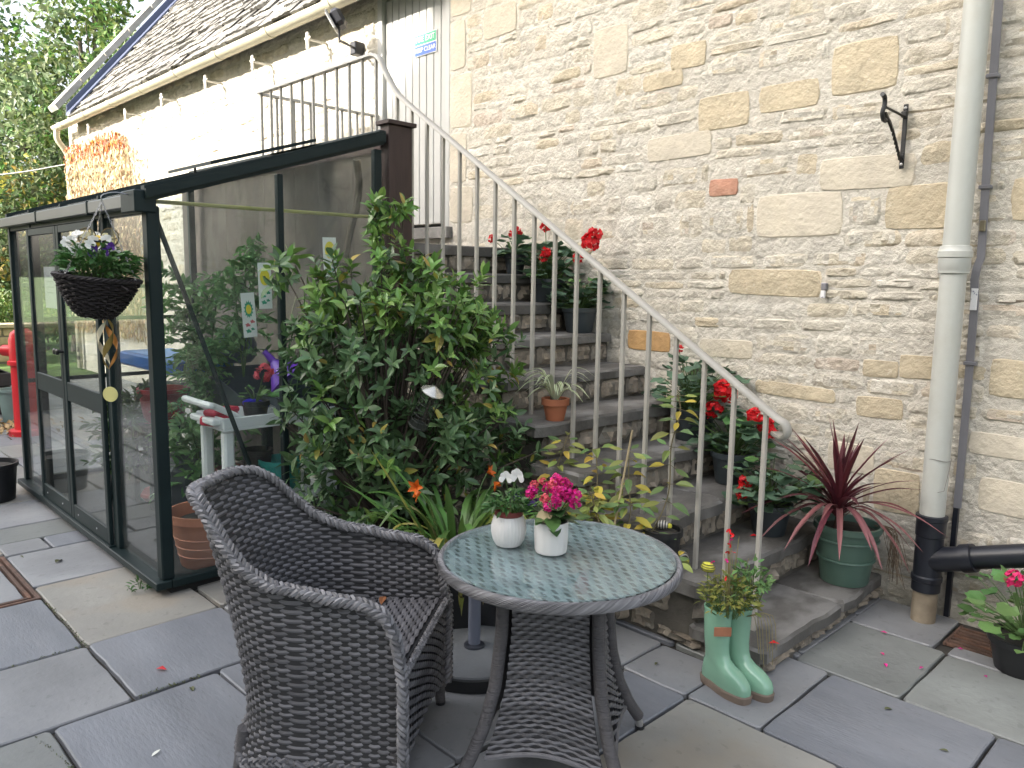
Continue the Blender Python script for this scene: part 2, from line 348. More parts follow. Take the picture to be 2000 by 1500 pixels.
special = [(-2.56, -2.37, 2.11, 2.21, redM), (-2.66, -2.32, 2.49, 2.69, ochreM), (-1.90, -1.41, 2.09, 2.26, paleM), (-2.25, -1.75, 1.86, 2.10, paleM), (-1.55, -1.22, 1.88, 2.10, ochreM), (-2.41, -1.84, 1.54, 1.69, ochreM),
           (-1.87, -1.53, 2.57, 2.83, ochreM), (-3.48, -3.19, 2.92, 3.24, paleM), (-3.02, -2.55, 2.35, 2.50, paleM), (-3.12, -2.78, 1.17, 1.30, orangeM), (-4.56, -4.20, 3.38, 3.60, paleM), (-2.87, -2.62, 2.87, 3.02, ochreM),
           (-2.27, -1.92, 2.54, 2.69, ochreM), (-3.07, -2.77, 2.78, 2.88, ochreM), (-1.60, -1.42, 1.14, 1.23, ochreM), (-1.42, -1.24, 1.15, 1.27, ochreM), (-2.58, -2.22, 1.17, 1.28, paleM), (-1.08, -.82, .82, .93, paleM), (-2.2, -1.72, .98, 1.06, ochreM),
           (-1.62, -1.38, .93, 1.04, ochreM), (-1.0, -.7, 1.9, 2.1, ochreM), (-1.02, -.74, 1.1, 1.28, ochreM), (-1.75, -1.5, .62, .78, paleM), (-1.5, -1.27, .45, .68, ochreM), (-1.02, -.7, .55, .72, paleM),
           (-4.94, -4.7, 3.62, 3.98, paleM), (-4.94, -4.76, 3.22, 3.6, paleM), (-4.94, -4.68, 2.78, 3.2, paleM), (-4.94, -4.74, 2.36, 2.76, paleM), (-4.94, -4.66, 2.05, 2.34, paleM)]
stones = Pieces()
def put_stone(P, x0, x1, z0, z1, m, d, var=SV, y=WY, rn=rnd):
    M = Matrix.Translation((((x0 + x1) / 2), y, (z0 + z1) / 2)) @ Matrix.Rotation(rn.uniform(-.03, .03), 4, 'Y') @ Matrix.Diagonal((x1 - x0, d, z1 - z0, 1))
    P.add(rn.choice(var), m, M)
for (x0, x1, z0, z1, m_) in special: put_stone(stones, x0, x1, z0, z1, m_, .018 if m_ is not redM else .02, SF)
def rubble(P, x0, x1, z0, z1, res, m, hr=(.05, .125), wr=(.12, .36), d=(.005, .018), y=WY, j=.008, bigp=.07):
    z = z0
    while z < z1 - .02:
        h = min(rnd.uniform(*hr), z1 - z)
        if rnd.random() < bigp: h = min(h * 1.6, z1 - z)
        x = x0 - rnd.uniform(0, .1)
        while x < x1:
            w_ = rnd.uniform(*wr) * (1.0 if h > .06 else 1.15); xe = min(x + w_, x1)
            free = True
            for (a, b_, c, e) in res:
                if z + h > c + .012 and z < e - .012 and xe > a - .005 and x < b_ + .005:
                    if x < a - .05: xe = a - .008
                    else: x = b_ + .008; free = False
                    break
            if not free: continue
            if xe - max(x, x0) > .035:
                xs = max(x, x0); zz = rnd.uniform(-j, j) + .012 * math.sin(xs * 2.3 + z * 3)
                put_stone(P, xs + .003, xe - .003, z + zz + .002, z + h + zz - .002, m, rnd.uniform(*d), y=y)
            x = xe + rnd.uniform(.002, .012)
        z += h + rnd.uniform(0, .006)
res = [s[:4] for s in special] + [(DX0 - .02, DX1 + .02, DZ0 - .04, DZ1 + .1)]
rubble(stones, -4.93, 1.4, .0, 4.2, res, stoneM)
rubble(stones, -14.9, DX0 - .02, 1.0, 4.2, res, stoneM, (.08, .16), (.16, .42), (.01, .03))
stones.emit(wall, 'stone', 300, 'small_stones')
# door
doorM = mat('door_paint', (.40, .40, .385), .45, .06, 4, .1, 40)
door = MB().box(DX0 + .07, DX1 - .06, WY + .065, WY + .085, DZ0 + .03, DZ1 - .02).build('door', mat('door_gap', (.08, .08, .075), .7), barn, smooth=False)
nb = 9; bw = (DX1 - .06 - DX0 - .07) / nb
board = MB().box(-bw / 2 + .003, bw / 2 - .003, 0, .03, DZ0 + .035, DZ1 - .021, .004).mesh('plank', doorM, sharp=20)
for i in range(nb): link('plank', board, door, loc=(DX0 + .07 + bw * (i + .5), WY + .036, 0))
for zh in (2.45, 3.2, 3.75):
    MB().box(DX1 - .085, DX1 - .045, WY + .025, WY + .04, zh, zh + .12, .003).build('hinge', mat('iron_grey', (.06, .06, .06), .5, metal=.6), door)
fb = MB(); fb.box(DX0, DX0 + .068, WY - .005, WY + .1, DZ0, DZ1, .005); fb.box(DX1 - .058, DX1, WY - .003, WY + .1, DZ0, DZ1 - .05, .005); fb.build('door_frame', doorM, barn)
slab(barn, 'door_sill', DX0 - .05, DX1 + .05, WY - .06, WY + .1, DZ0 - .09, DZ0 - .001, mat('step_stone', (.17, .165, .155), .85, .25, 6, .7, 30, stain=(.07, .068, .06), sscale=4, samt=.6, patch=((.3, .29, .27), 5, .5)))
# roof: slope 50 degrees from the eave
PIT = math.atan(1.207); cp_, sp_ = math.cos(PIT), math.sin(PIT)
EY, EZ = 3.98, 4.06
mb = MB(); mb.prism([(EY + .02, EZ), (6.9, EZ + (6.88 - EY) * 1.207), (9.9, EZ + .0), (9.8, EZ - .12), (6.88, EZ + (6.88 - EY) * 1.207 - .15), (EY + .1, EZ - .03)], -14.44, 2.99, 'x')
roof = mb.build('roof', mat('roof_batten', (.05, .045, .04), .9), barn, smooth=False)
tiles = Pieces()
TILE = []
for i in range(6):
    rn = random.Random(i); t = MB(); n = 5
    bot = [(-.5 + q / n, rn.uniform(-.03, .03), 0) for q in range(n + 1)]
    vs = [(p[0], p[1], .5 + rn.uniform(-.15, .15)) for p in bot] + [(p[0], p[1] + .02, -.5) for p in bot] + [(-.5 + q / n, 1.0, .35) for q in range(n + 1)]
    fs = [(q, q + 1, 2 * (n + 1) + q + 1, 2 * (n + 1) + q) for q in range(n)] + [(n + 1 + q, n + 2 + q, q + 1, q) for q in range(n)] + [(n + 1, 0, 2 * n + 2), (2 * n + 1, 3 * n + 2, n)]
    t.add(vs, fs); TILE.append(t)
tileM = mat('stone_tile', (.125, .12, .112), .92, .3, 6, .8, 30, rand=.3, stain=(.11, .105, .095), sscale=7, samt=.6, patch=((.25, .24, .21), 9, .5))
s_ = 0.0; row = 0
while s_ < 4.4:
    ex = (.20 - .02 * s_) * rnd.uniform(.85, 1.15); x = -14.4 + rnd.uniform(0, .1)
    while x < -5.0:
        w_ = rnd.uniform(.15, .34) * (1 - .05 * s_); 
        M = Matrix.Translation((x + w_ / 2, EY - .03 + s_ * cp_, EZ + .05 + s_ * sp_ + rnd.uniform(-.012, .018))) @ Matrix.Rotation(PIT - .09 + rnd.uniform(-.05, .05), 4, 'X') @ Matrix.Rotation(rnd.uniform(-.02, .02), 4, 'Z') @ Matrix.Diagonal((w_ - .008, ex * 1.5, rnd.uniform(.022, .04), 1))
        tiles.add(rnd.choice(TILE), tileM, M); x += w_
    s_ += ex; row += 1
tiles.emit(roof, 'roof_tile', 300, 'small_roof_tiles')
mb = MB(); mb.prism([(EY - .02, EZ + .02), (6.9, EZ + 2.92 * 1.207 + .02), (6.9, EZ + 2.92 * 1.207 + .08), (EY - .02, EZ + .08)], -5.0, 2.98, 'x'); mb.build('plain_roof', tileM, roof, smooth=False)
leadM = mat('lead_flashing', (.07, .085, .14), .4, .15, 4, .1, 20)
mb = MB(); mb.prism([(EY + .0, EZ + .10), (6.9, EZ + 2.9 * 1.207 + .12), (6.9, EZ + 2.9 * 1.207 + .30), (EY + .0, EZ + .26)], -14.52, -14.46, 'x'); mb.prism([(EY - .02, EZ + .09), (6.9, EZ + 2.9 * 1.207 + .12), (6.9, EZ + 2.9 * 1.207 + .16), (EY - .02, EZ + .13)], -14.46, -14.22, 'x'); mb.build('lead_flashing', leadM, roof, smooth=False)
coping = mat('coping_stone', (.36, .35, .31), .9, .25, 4, .6, 20, stain=(.2, .2, .17), sscale=3, samt=.6)
for k in range(7):
    a = .0 + k * .62; y0, y1 = EY - .1 + a * cp_, EY - .1 + (a + .6) * cp_; z0, z1 = EZ + .19 + a * sp_, EZ + .19 + (a + .6) * sp_
    MB().prism([(y0, z0), (y1, z1), (y1 - .055, z1 + .07), (y0 - .055, z0 + .07)], -14.95, -14.53, 'x').build('coping_stone', coping, roof, smooth=False)
# gutter
gutM = mat('gutter_cream', (.50, .47, .36), .45, .1, 3, .05, 30, stain=(.3, .27, .2), sscale=4, samt=.35)
gy, gz, gr = 3.90, 4.01, .072
def half_pipe(mb, x0, x1, r, t, y, z, n=10):
    vs = []; fs = []
    for x in (x0, x1):
        for rr in (r, r - t):
            for k in range(n + 1):
                a = PI + PI * k / n; vs.append((x, y + rr * math.cos(a), z + rr * math.sin(a)))
    q = n + 1
    for k in range(n):
        fs += [(k, k + 1, 2 * q + k + 1, 2 * q + k), (q + k + 1, q + k, 3 * q + k, 3 * q + k + 1)]
    for (a, b_) in ((0, q), (n, q + n)): fs.append((a, b_, 2 * q + b_, 2 * q + a))
    for o in (0, 2 * q):
        for k in range(n): fs.append((o + k, o + k + 1, o + q + k + 1, o + q + k))
    mb.add(vs, fs)
mb = MB(); half_pipe(mb, -14.85, 2.6, gr, .006, gy, gz); gut = mb.build('gutter', gutM, barn)
for x in [-14.4 + 1.15 * k for k in range(12)]:
    mb = MB(); half_pipe(mb, x, x + .09, gr + .008, .007, gy, gz + .002); mb.build('union_bracket', gutM, gut)
mb = MB(); mb.lathe([(.002, 0), (gr, 0), (gr, .008), (.002, .008)], 16); mb.v = [(-14.858 + p[2], gy + p[0], min(gz, gz + p[1])) for p in mb.v]; mb.build('stop_end', gutM, gut)
mb = MB(); mb.tube(spline([(-14.78, gy, gz - .05), (-14.78, gy, gz - .2), (-14.78, gy + .1, gz - .36), (-14.78, WY - .07, gz - .5), (-14.78, WY - .07, gz - .8), (-14.78, WY - .07, 0)], 40), .045, 10); mb.build('corner_downpipe', gutM, barn)
mb = MB(); mb.box(-14.5, 2.6, gy + .078, gy + .1, gz - .03, gz + .05); mb.build('fascia', mat('fascia_dark', (.06, .055, .05), .6), barn, smooth=False)

# --- stone staircase
RISE, GO, SX = .191, .308, -1.40
SY0 = 2.85
zk = lambda k: RISE * k - .069
xk = lambda k: SX - GO * (k - 1)
stair = thing('stone_staircase', 'outdoor stone staircase with ten worn grey steps rising along the barn wall', 'staircase', (0, 0, 0))
treadM = mat('tread_stone', (.105, .10, .092), .8, .25, 5, .7, 30, rand=.1, stain=(.055, .053, .048), sscale=3, samt=.6, patch=((.24, .235, .225), 3.6, .6), stretch=(1.6, 1, 1))
coreM = mat('stair_joint', (.10, .092, .078), .95, .3, 9, .8, 30, stain=(.09, .08, .065))
riserR = [(0, (.22, .195, .155)), (.3, (.30, .255, .205)), (.55, (.19, .17, .135)), (.8, (.33, .275, .21)), (1, (.22, .205, .175))]
riserM = mat('riser_stone', (.2, .18, .14), .92, .3, 16, .9, 40, ramp=riserR, stain=(.035, .034, .03), sscale=5, samt=.85)
LX1 = -5.95
poly = [(SX - .03, -.02), (SX - .03, zk(1) - .06)]
for k in range(2, 11): poly += [(xk(k) - .035, zk(k - 1) - .06), (xk(k) - .035, zk(k) - .06)]
poly += [(LX1, zk(10) - .06), (LX1, -.02)]
mb = MB(); mb.prism(poly, SY0 + .03, WY - .002, 'y'); mb.build('core', coreM, stair, smooth=False)
for k in range(1, 11):
    x1 = xk(k) + rnd.uniform(-.006, .012); x0 = xk(k + 1) - .06 if k < 10 else LX1
    o_ = [0, .0, .0, .03, .07, .05, .0, .0, .0, .0, .0][k]; th = rnd.uniform(.055, .07)
    if k == 10:
        slab(stair, 'landing_slab', -5.1, x1, SY0 - .02, WY - .005, zk(10) - th, zk(10), treadM, .002, .008, .02, .008); slab(stair, 'landing_slab', LX1, -5.103, SY0 - .02, WY - .005, zk(10) - th, zk(10), treadM, .002, .008, .02, .008)
    else:
        ysp = rnd.uniform(3.35, 3.7) if k in (1, 3, 6) else None
        for (ya, yb) in ([(SY0 - .02 - o_, ysp), (ysp + .004, WY - .005)] if ysp else [(SY0 - .02 - o_, WY - .005)]):
            slab(stair, 'tread', x0, x1, ya, yb, zk(k) - th, zk(k) - (.003 if ya > 3 else 0), treadM, .002, .013, .025, .012)
rp = Pieces()
def put_x(P, x, y0, y1, z0, z1, d):                   # a stone facing +X
    M = Matrix.Translation((x, (y0 + y1) / 2, (z0 + z1) / 2)) @ Matrix.Rotation(PI / 2, 4, 'Z') @ Matrix.Diagonal((y1 - y0, d, z1 - z0, 1)); P.add(rnd.choice(SV), riserM, M)
for k in range(1, 11):
    zb = zk(k - 1) if k > 1 else 0; zt = zk(k) - .062; y = SY0 + .01
    while y < WY - .06:
        w_ = rnd.uniform(.1, .3); ye = min(y + w_, WY - .01); put_x(rp, xk(k) - .035, y + .006, ye - .004, zb + .008, zt, rnd.uniform(.03, .05)); y = ye
# side wall stones (facing -Y) under the flight and the landing
z = 0.0
while z < 1.78:
    h = rnd.uniform(.08, .15); x = LX1
    while x < SX - .06:
        w_ = rnd.uniform(.14, .36); xe = min(x + w_, SX - .03)
        kk = max(1, min(10, int((SX - (xe)) / GO) + 1)); top = zk(kk) - .065
        if xe > xk(kk) - .03: xe = xe
        zt = min(z + h, top)
        if zt - z > .035: put_stone(rp, x + .006, xe - .006, z + .005, zt - .005, riserM, rnd.uniform(.03, .06), y=SY0 + .03)
        x = xe
    z += h
rp.emit(stair, 'stone', 300, 'small_stones')
mb = MB(); mb.box(-7.0, LX1 - .003, SY0 + .02, WY - .003, -.02, 1.75); low = mb.build('buttress', mortarM, stair, smooth=False)
# ================================================================== added shade house, beds and trees round the courtyard
rnd = random.Random(5)
DB = WY + 13; sh = lambda x, z: (x - .30 * DB, z + .56 * DB)  # carries a shade-edge point on the wall back along the sun
house = thing('unseen_shade_house', 'tall stone house across the courtyard with a stepped gable', 'building', (0, 0, 0))
pf = [(-20.5, -.02), (-20.5, 11.7), sh(-6.0, 3.0), sh(-5.5, 3.42), sh(-5.28, 3.56), sh(-5.22, 4.6), (-4, 17.2), (2, 14.8), (9, 14.8), (9, -.02)]  # unseen block added as sun blocker, outline drawn from the wanted shade edge
MB().prism(pf, -16.5, -13.0, 'y').build('wall', mat('shade_house_stone', (.36, .33, .27), .92, .2, 2, .4, 10), house, smooth=False)
for i in range(5):
    for zz in (1.2, 4.2, 7.2):
        wn = MB().box(-16 + i * 4.6, -14.9 + i * 4.6, -12.99, -12.93, zz, zz + 1.4, .01).build('window_frame', mat('white_paint', (.75, .75, .72), .5), house)
        MB().box(-15.95 + i * 4.6, -14.95 + i * 4.6, -12.93, -12.92, zz + .06, zz + 1.34).build('pane', mat('dark_pane', (.02, .025, .03), .05), wn, smooth=False)
# --- low garden walls and bed left of the glasshouse
bedwall = thing('garden_wall', 'low yellow stone garden wall beyond the glasshouse at the left edge', 'wall', (0, 0, 0))
gm = mat('garden_wall_joint', (.2, .18, .13), .95); MB().box(-16.8, -16.45, -6, 3.7, -.03, .62).build('core', gm, bedwall, smooth=False)
gp = Pieces(); gwR = mat('garden_wall_stone', (.42, .34, .2), .92, .2, 6, .6, 20, rand=.2, stain=(.3, .24, .15), samt=.4)
z = 0
for r_ in range(4):
    y = -6 + rnd.uniform(0, .2)
    while y < 3.68:
        wd = rnd.uniform(.25, .55); ye = min(3.7, y + wd)
        M = Matrix.Translation((-16.45, (y + ye) / 2, .08 + r_ * .155)) @ Matrix.Rotation(PI / 2, 4, 'Z') @ Matrix.Diagonal((ye - y - .015, .05, .14, 1)); gp.add(rnd.choice(SF), gwR, M); y = ye
gp.emit(bedwall, 'stone', 300, 'small_stones')
y = -6
while y < 3.7:
    MB().box(-16.9, -16.38, y + .005, min(y + .6, 3.72) - .005, .62, .69, .01).build('coping_stone', mat('coping_tan', (.4, .34, .22), .9, .2, 5, .4, 20), bedwall); y += .6
planter = thing('raised_planter', 'dark brown raised planter full of green plants at the left edge', 'planter', (-10.75, 1.0, 0))
dk = mat('dark_timber', (.03, .026, .026), .7, .25, 5, .3, 40, stretch=(1, 1, 6))
for k in range(3): MB().box(-.45, .45, -2.0, 1.1, .005 + k * .16, .155 + k * .16, .008).build('plank', dk, planter)
MB().box(-.42, .42, -1.97, 1.07, .46, .475).build('soil', soil, planter, smooth=False)
sleep = thing('weathered_sleeper', 'weathered grey timber sleepers stacked beyond the planter', 'sleepers', (-13.6, .9, 0))
for k in range(3): MB().box(-.12, .12, -2.5, 1.6, k * .17, k * .17 + .16, .012).build('sleeper', mat('grey_timber', (.28, .26, .24), .85, .3, 4, .4, 30, stretch=(4, .5, 4)), sleep)

# --- leaf shapes (length along +Y, face +Z)
def leaf_mb(w=.42, fold=.12, curl=.15, n=4, tipw=.02, peak=.45):
    mb = MB(); vs = []; fs = []
    for i in range(n + 1):
        t = i / n; hw = w * .5 * max(tipw, math.sin(PI * min(1, t ** (math.log(.5) / math.log(peak)))) ** .8) if 0 < i < n else w * .5 * (.06 if i == 0 else tipw)
        z = -curl * t * t
        vs += [(-hw, t, z + fold * hw * 2), (0, t, z), (hw, t, z + fold * hw * 2)]
    for i in range(n):
        q = i * 3; fs += [(q, q + 1, q + 4, q + 3), (q + 1, q + 2, q + 5, q + 4)]
    return mb.add(vs, fs)
LEAF = [leaf_mb(.40, .10, .10), leaf_mb(.45, .2, .22), leaf_mb(.36, .05, -.08), leaf_mb(.42, .3, .3)]
LEAF3 = [leaf_mb(.5, .1, .1, 2), leaf_mb(.6, .25, .2, 2)]
def scallop_leaf(seed, n=14, cup=.18):
    rn = random.Random(seed); vs = [(0, .08, 0)]; fs = []
    for i in range(n):
        a = -PI / 2 + .35 + (2 * PI - .7) * i / (n - 1); r = .5 * (1 + .07 * (1 if i % 2 else -1) + rn.uniform(-.04, .04))
        vs.append((r * math.cos(a), .42 + r * math.sin(a), cup * r * (.6 + .5 * math.sin(3 * a + seed))))
    vs2 = [(v[0] * .55, .08 + (v[1] - .08) * .55, v[2] * .25 - .01) for v in vs[1:]]
    k = len(vs); vs += vs2
    for i in range(n - 1): fs += [(0, k + i, k + i + 1), (k + i, 1 + i, 2 + i, k + i + 1)]
    return MB().add(vs, fs)
GLEAF = [scallop_leaf(i, cup=.12 + .1 * i) for i in range(4)]
def rdir(rn, up=0):
    while True:
        d = V((rn.uniform(-1, 1), rn.uniform(-1, 1), rn.uniform(-1, 1)))
        if .05 < d.length < 1: return (d.normalized() + V((0, 0, up))).normalized()
leafA = mat('tree_leaf', (.12, .19, .05), .5, .2, 3, rand=.45, hue=.05, trans=.35)
leafB = mat('tree_leaf_dark', (.06, .115, .04), .5, .2, 3, rand=.4, hue=.03, trans=.3)
leafC = mat('tree_leaf_grey', (.15, .20, .10), .5, .2, 3, rand=.4, hue=.04, trans=.4)
bark = mat('bark', (.09, .075, .06), .9, .3, 12, .8, 20)
def tree(name, label, base, h, blobs, n, size, mats, trunk=.22, seed=1, cat='tree', group='trees beyond the barn'):
    rn = random.Random(seed); t = thing(name, label, cat, base, 0, group); b = MB()
    top = V((rn.uniform(-.3, .3), rn.uniform(-.3, .3), h * .75)); path = spline([(0, 0, -.1), (.1, .05, h * .3), tuple(top)], 10)
    b.tube(path, [trunk * (1 - .8 * i / 10) for i in range(11)], 8)
    for (c, r) in blobs:
        s = path[rn.randint(3, 7)]; e = V(c); md = (s + e) / 2 + V((rn.uniform(-.3, .3), rn.uniform(-.3, .3), .2)); b.tube(spline([s, md, e], 8), [trunk * .35 * (1 - .8 * i / 8) for i in range(9)], 6)
        for q in range(5):
            e2 = e + V([rn.uniform(-1, 1) * r[k] * .9 for k in range(3)]); b.tube([e, (e + e2) / 2 + rdir(rn) * .15, e2], [trunk * .1, trunk * .07, .01], 5)
    b.build('trunk', bark, t)
    tot = sum(r[0] * r[1] * r[2] for c, r in blobs); crown = {m_.name: MB() for m_ in mats}
    for (c, r) in blobs:
        k = int(n * r[0] * r[1] * r[2] / tot); nc = max(6, k // 60)
        for q in range(nc):
            d = rdir(rn); rad = rn.random() ** .33; cc = V((c[0] + d.x * r[0] * rad, c[1] + d.y * r[1] * rad, c[2] + d.z * r[2] * rad)); m_ = rn.choice(mats); cs = size * rn.uniform(2.0, 4.0)
            for l in range(int(k / nc)):
                p = cc + rdir(rn) * cs * rn.random() ** .5; s = size * rn.uniform(.6, 1.25); M = frame(p, rdir(rn, -.2), rdir(rn, .7), s)
                lf = rn.choice(LEAF3); crown[m_.name].add([M @ V(v) for v in lf.v], lf.f)
    for m_ in mats: crown[m_.name].build('crown', m_, t, smooth=False)['kind'] = 'stuff'
    return t
tree('broadleaf_tree', 'tall sunlit broadleaf tree rising behind the barn gable', (-22.5, 6.6, 0), 10, [((0, 0, 6.3), (2.1, 1.7, 2.3)), ((.3, -1.5, 4.6), (1.7, 1.4, 1.8)), ((0, 1.2, 4.4), (1.6, 1.4, 1.8)), ((.5, -.6, 2.7), (1.5, 1.5, 1.5)), ((0, .3, 9), (1.3, 1.2, 1.3)), ((.2, 2.0, 6.6), (.9, .8, 1.2))], 15000, .2, [leafA, leafC], .25, 3)
tree('ash_tree', 'loose grey-green tree with bare twigs at the top left corner', (-25, 3.6, 0), 11, [((0, 0, 7.2), (1.8, 2.0, 1.8)), ((.4, -1.6, 5.4), (1.6, 1.5, 1.3)), ((0, 1.2, 9.8), (1.5, 1.4, 1.2)), ((.3, .9, 4.8), (1.4, 1.3, 1.3))], 6000, .19, [leafC, leafB], .28, 4)
tree('dark_tree', 'dark green tree low at the left edge behind the glasshouse', (-21, 3.6, 0), 5, [((0, 0, 2.6), (1.3, 1.6, 1.3)), ((0, -1.8, 2.6), (1.4, 1.5, 1.4)), ((.4, .9, 1.5), (1.1, 1.2, 1.1)), ((.4, -1.2, 1.2), (1, 1.2, .9))], 9000, .17, [leafB], .16, 6)
tree('yellowing_tree', 'light green tree with yellowing leaves beside the corner downpipe', (-18.4, 5.0, 0), 5, [((0, 0, 3.0), (.9, 1.0, 1.1)), ((.2, -.9, 2.3), (.9, .9, 1.0)), ((0, .3, 1.4), (.9, 1.1, .9)), ((-.3, .2, 4.3), (.7, .7, .9))], 9000, .14, [leafA, mat('tree_leaf_yellow', (.26, .23, .05), .5, .2, 3, rand=.35, hue=.04, trans=.4), leafA, leafC, leafA, leafC], .13, 8)
tree('far_tree', 'far hazy green tree at the very left behind the others', (-33, 4.5, 0), 13, [((0, 0, 8.5), (3, 3.5, 3)), ((0, -3, 6), (2.5, 3, 2.6)), ((0, 2, 4.5), (2.4, 2.6, 2.4)), ((0, -2, 2.6), (2.2, 2.6, 2))], 12000, .3, [leafB, leafA], .35, 9)
def shrub(name, label, base, r, n, size, m_, seed, group=None, cat='shrub', h=None):
    rn = random.Random(seed); t = thing(name, label, cat, base, 0, group); st = MB(); fo = MB(); h = h or r[2]
    for i in range(9):
        d = rdir(rn, .6); st.tube([(0, 0, 0), (d.x * r[0] * .4, d.y * r[1] * .4, h * .6), (d.x * r[0] * .8, d.y * r[1] * .8, h * (1 + .5 * d.z))], [.015, .01, .004], 5)
    st.build('stem', bark, t)
    for i in range(n):
        d = rdir(rn); q = rn.random() ** .4; p = V((d.x * r[0] * q, d.y * r[1] * q, h + d.z * r[2] * q))
        if p.z < .01: continue
        M = frame(p, rdir(rn, .1), rdir(rn, .8), size * rn.uniform(.6, 1.3)); lf = rn.choice(LEAF3); fo.add([M @ V(v) for v in lf.v], lf.f)
    fo.build('foliage', m_, t, smooth=False)['kind'] = 'stuff'; return t
for i, (x, y, s) in enumerate(((-17.6, 3.1, .5), (-17.5, 2.2, .45), (-17.7, 1.2, .5), (-18.2, 3.9, .55), (-17.6, 4.4, .4))):
    shrub('border_plant', ['pale flowering border plant just above the garden wall', 'light green border plant second along the garden wall', 'green border plant at the far left of the garden wall', 'light green shrub behind the garden wall end', 'low green shrub by the barn corner'][i], (x, y, .3), (.5, .5, s), 1100, .11, [mat('border_leaf', (.13, .2, .06), .5, .2, 3, rand=.5, hue=.05, trans=.35), leafA][i % 2], 20 + i, 'plants in the sunny border')
for i in range(4): shrub('planter_plant', ['leafy green plant in the near end of the dark planter', 'green plant second in the dark planter', 'green plant third in the dark planter', 'green plant at the far end of the dark planter'][i], (-10.75, 1.75 - i * .55, .46), (.36, .32, .2), 450, .11, leafB, 40 + i, 'plants in the raised planter')
# --- autumn creeper on the barn corner
vine = thing('autumn_creeper', 'dry orange and tan creeper covering the sunlit barn corner', 'climbing plant', (-14, WY, 0))
vm = [mat('dry_creeper', (.50, .39, .24), .8, .25, 8, rand=.4, hue=.03, trans=.25), mat('red_creeper', (.42, .13, .03), .7, .25, 8, rand=.4, hue=.03, trans=.3), mat('tan_twig', (.42, .33, .22), .85, .2, 10, rand=.3)]
rn = random.Random(2); fo = [MB(), MB()]; st = MB()
for i in range(260):
    x = rn.uniform(-.75, 2.3); zt = rn.uniform(2.2, 3.75) - max(0, x - 1.2) * .25; pts = [(x, -.03, rn.uniform(.6, 2.0))]
    for q in range(5): pts.append((pts[-1][0] + rn.uniform(-.15, .15), -.03 - rn.random() * .06, pts[-1][2] + (zt - pts[0][2]) / 5))
    st.tube(pts, .006, 4)
for i in range(7000):
    x = rn.uniform(-.8, 2.6); zt = 3.72 - (max(0, x - 1.6) * .5); z = rn.uniform(.7, zt)
    if x > 1.9 and rn.random() < .6: continue
    M = frame((x, -.02 - rn.random() * .12, z), (rn.uniform(-.6, .6), rn.uniform(-.5, .1), -1), (rn.uniform(-.5, .5), -1, rn.uniform(-.3, .6)), rn.uniform(.05, .10)); lf = rn.choice(LEAF3)
    fo[1 if z > 3.42 and rn.random() < .7 else 0].add([M @ V(v) for v in lf.v], lf.f)
st.build('stem', vm[2], vine)['kind'] = 'stuff'
for k in (0, 1): fo[k].build('foliage', vm[k], vine, smooth=False)['kind'] = 'stuff'

# ================================================================== fixtures on the wall
railM = mat('rail_paint', (.36, .345, .31), .42, .08, 5, .12, 40, stain=(.28, .26, .22), sscale=5, samt=.3)
RY = 3.0
rail = thing('stair_handrail', 'stone-coloured painted metal handrail with square balusters along the stairs', 'handrail', (0, 0, 0))
rx = lambda i: -1.541 - .1515 * i
rz = lambda x: 1.09 + (-1.541 - x) * .642
pts = [(-1.52, RY + .035, .985), (-1.475, RY + .02, .975), (-1.445, RY + .005, 1.0), (-1.455, RY, 1.04), (-1.52, RY, rz(-1.52))] + [(x, RY, rz(x)) for x in (-1.8, -2.4, -3.0, -3.6, -4.0)] + [(-4.12, RY, rz(-4.12) + .015), (-4.22, RY, 2.88), (-4.29, RY, 2.98), (-4.36, RY, 3.02), (-4.46, RY, 3.025), (-5.0, RY, 3.025), (-5.93, RY, 3.025)]
path = spline(pts, 110)
def flat_bar(mb, path, wdt, th, side):
    vs = []; fs = []; k = len(path)
    for i, p in enumerate(path):
        t = (path[min(i + 1, k - 1)] - path[max(i - 1, 0)]).normalized(); s = V(side); s = (s - t * s.dot(t)).normalized(); n = s.cross(t)
        if n.z < 0 and i > 25: n = -n
        for (a, c) in ((-.5, -.5), (.5, -.5), (.5, .1), (.32, .5), (-.32, .5), (-.5, .1)): vs.append(p + s * a * wdt + n * c * th)
    for i in range(k - 1):
        for j in range(6): fs.append((i * 6 + j, i * 6 + (j + 1) % 6, i * 6 + 6 + (j + 1) % 6, i * 6 + 6 + j))
    fs += [tuple(range(5, -1, -1)), tuple((k - 1) * 6 + j for j in range(6))]; mb.add(vs, fs)
mb = MB(); flat_bar(mb, path, .046, .02, (0, 1, 0)); mb.build('top_rail', railM, rail, sharp=50)
mb = MB(); flat_bar(mb, [V((-5.93, RY + .024, 3.022)), V((-5.93, 3.5, 3.022)), V((-5.93, WY, 3.022))], .046, .02, (1, 0, 0)); mb.build('top_rail', railM, rail, sharp=50)
def baluster(x, y, z0, z1, s=.0095): MB().box(-s, s, -s, s, z0, z1, .0015).build('baluster', railM, rail, loc=(x, y, 0), sharp=20)
for i in range(18):
    x = rx(i); k = max(1, min(10, int((SX - x) / GO + .0) + 1)); baluster(x, RY, zk(k) - .01, rz(x) - .012)
for i in range(11): baluster(-4.34 - i * .155, RY, zk(10) - .01, 3.014)
for i in range(7): baluster(-5.93, RY + .15 * (i + 1), zk(10) - .01, 3.011)
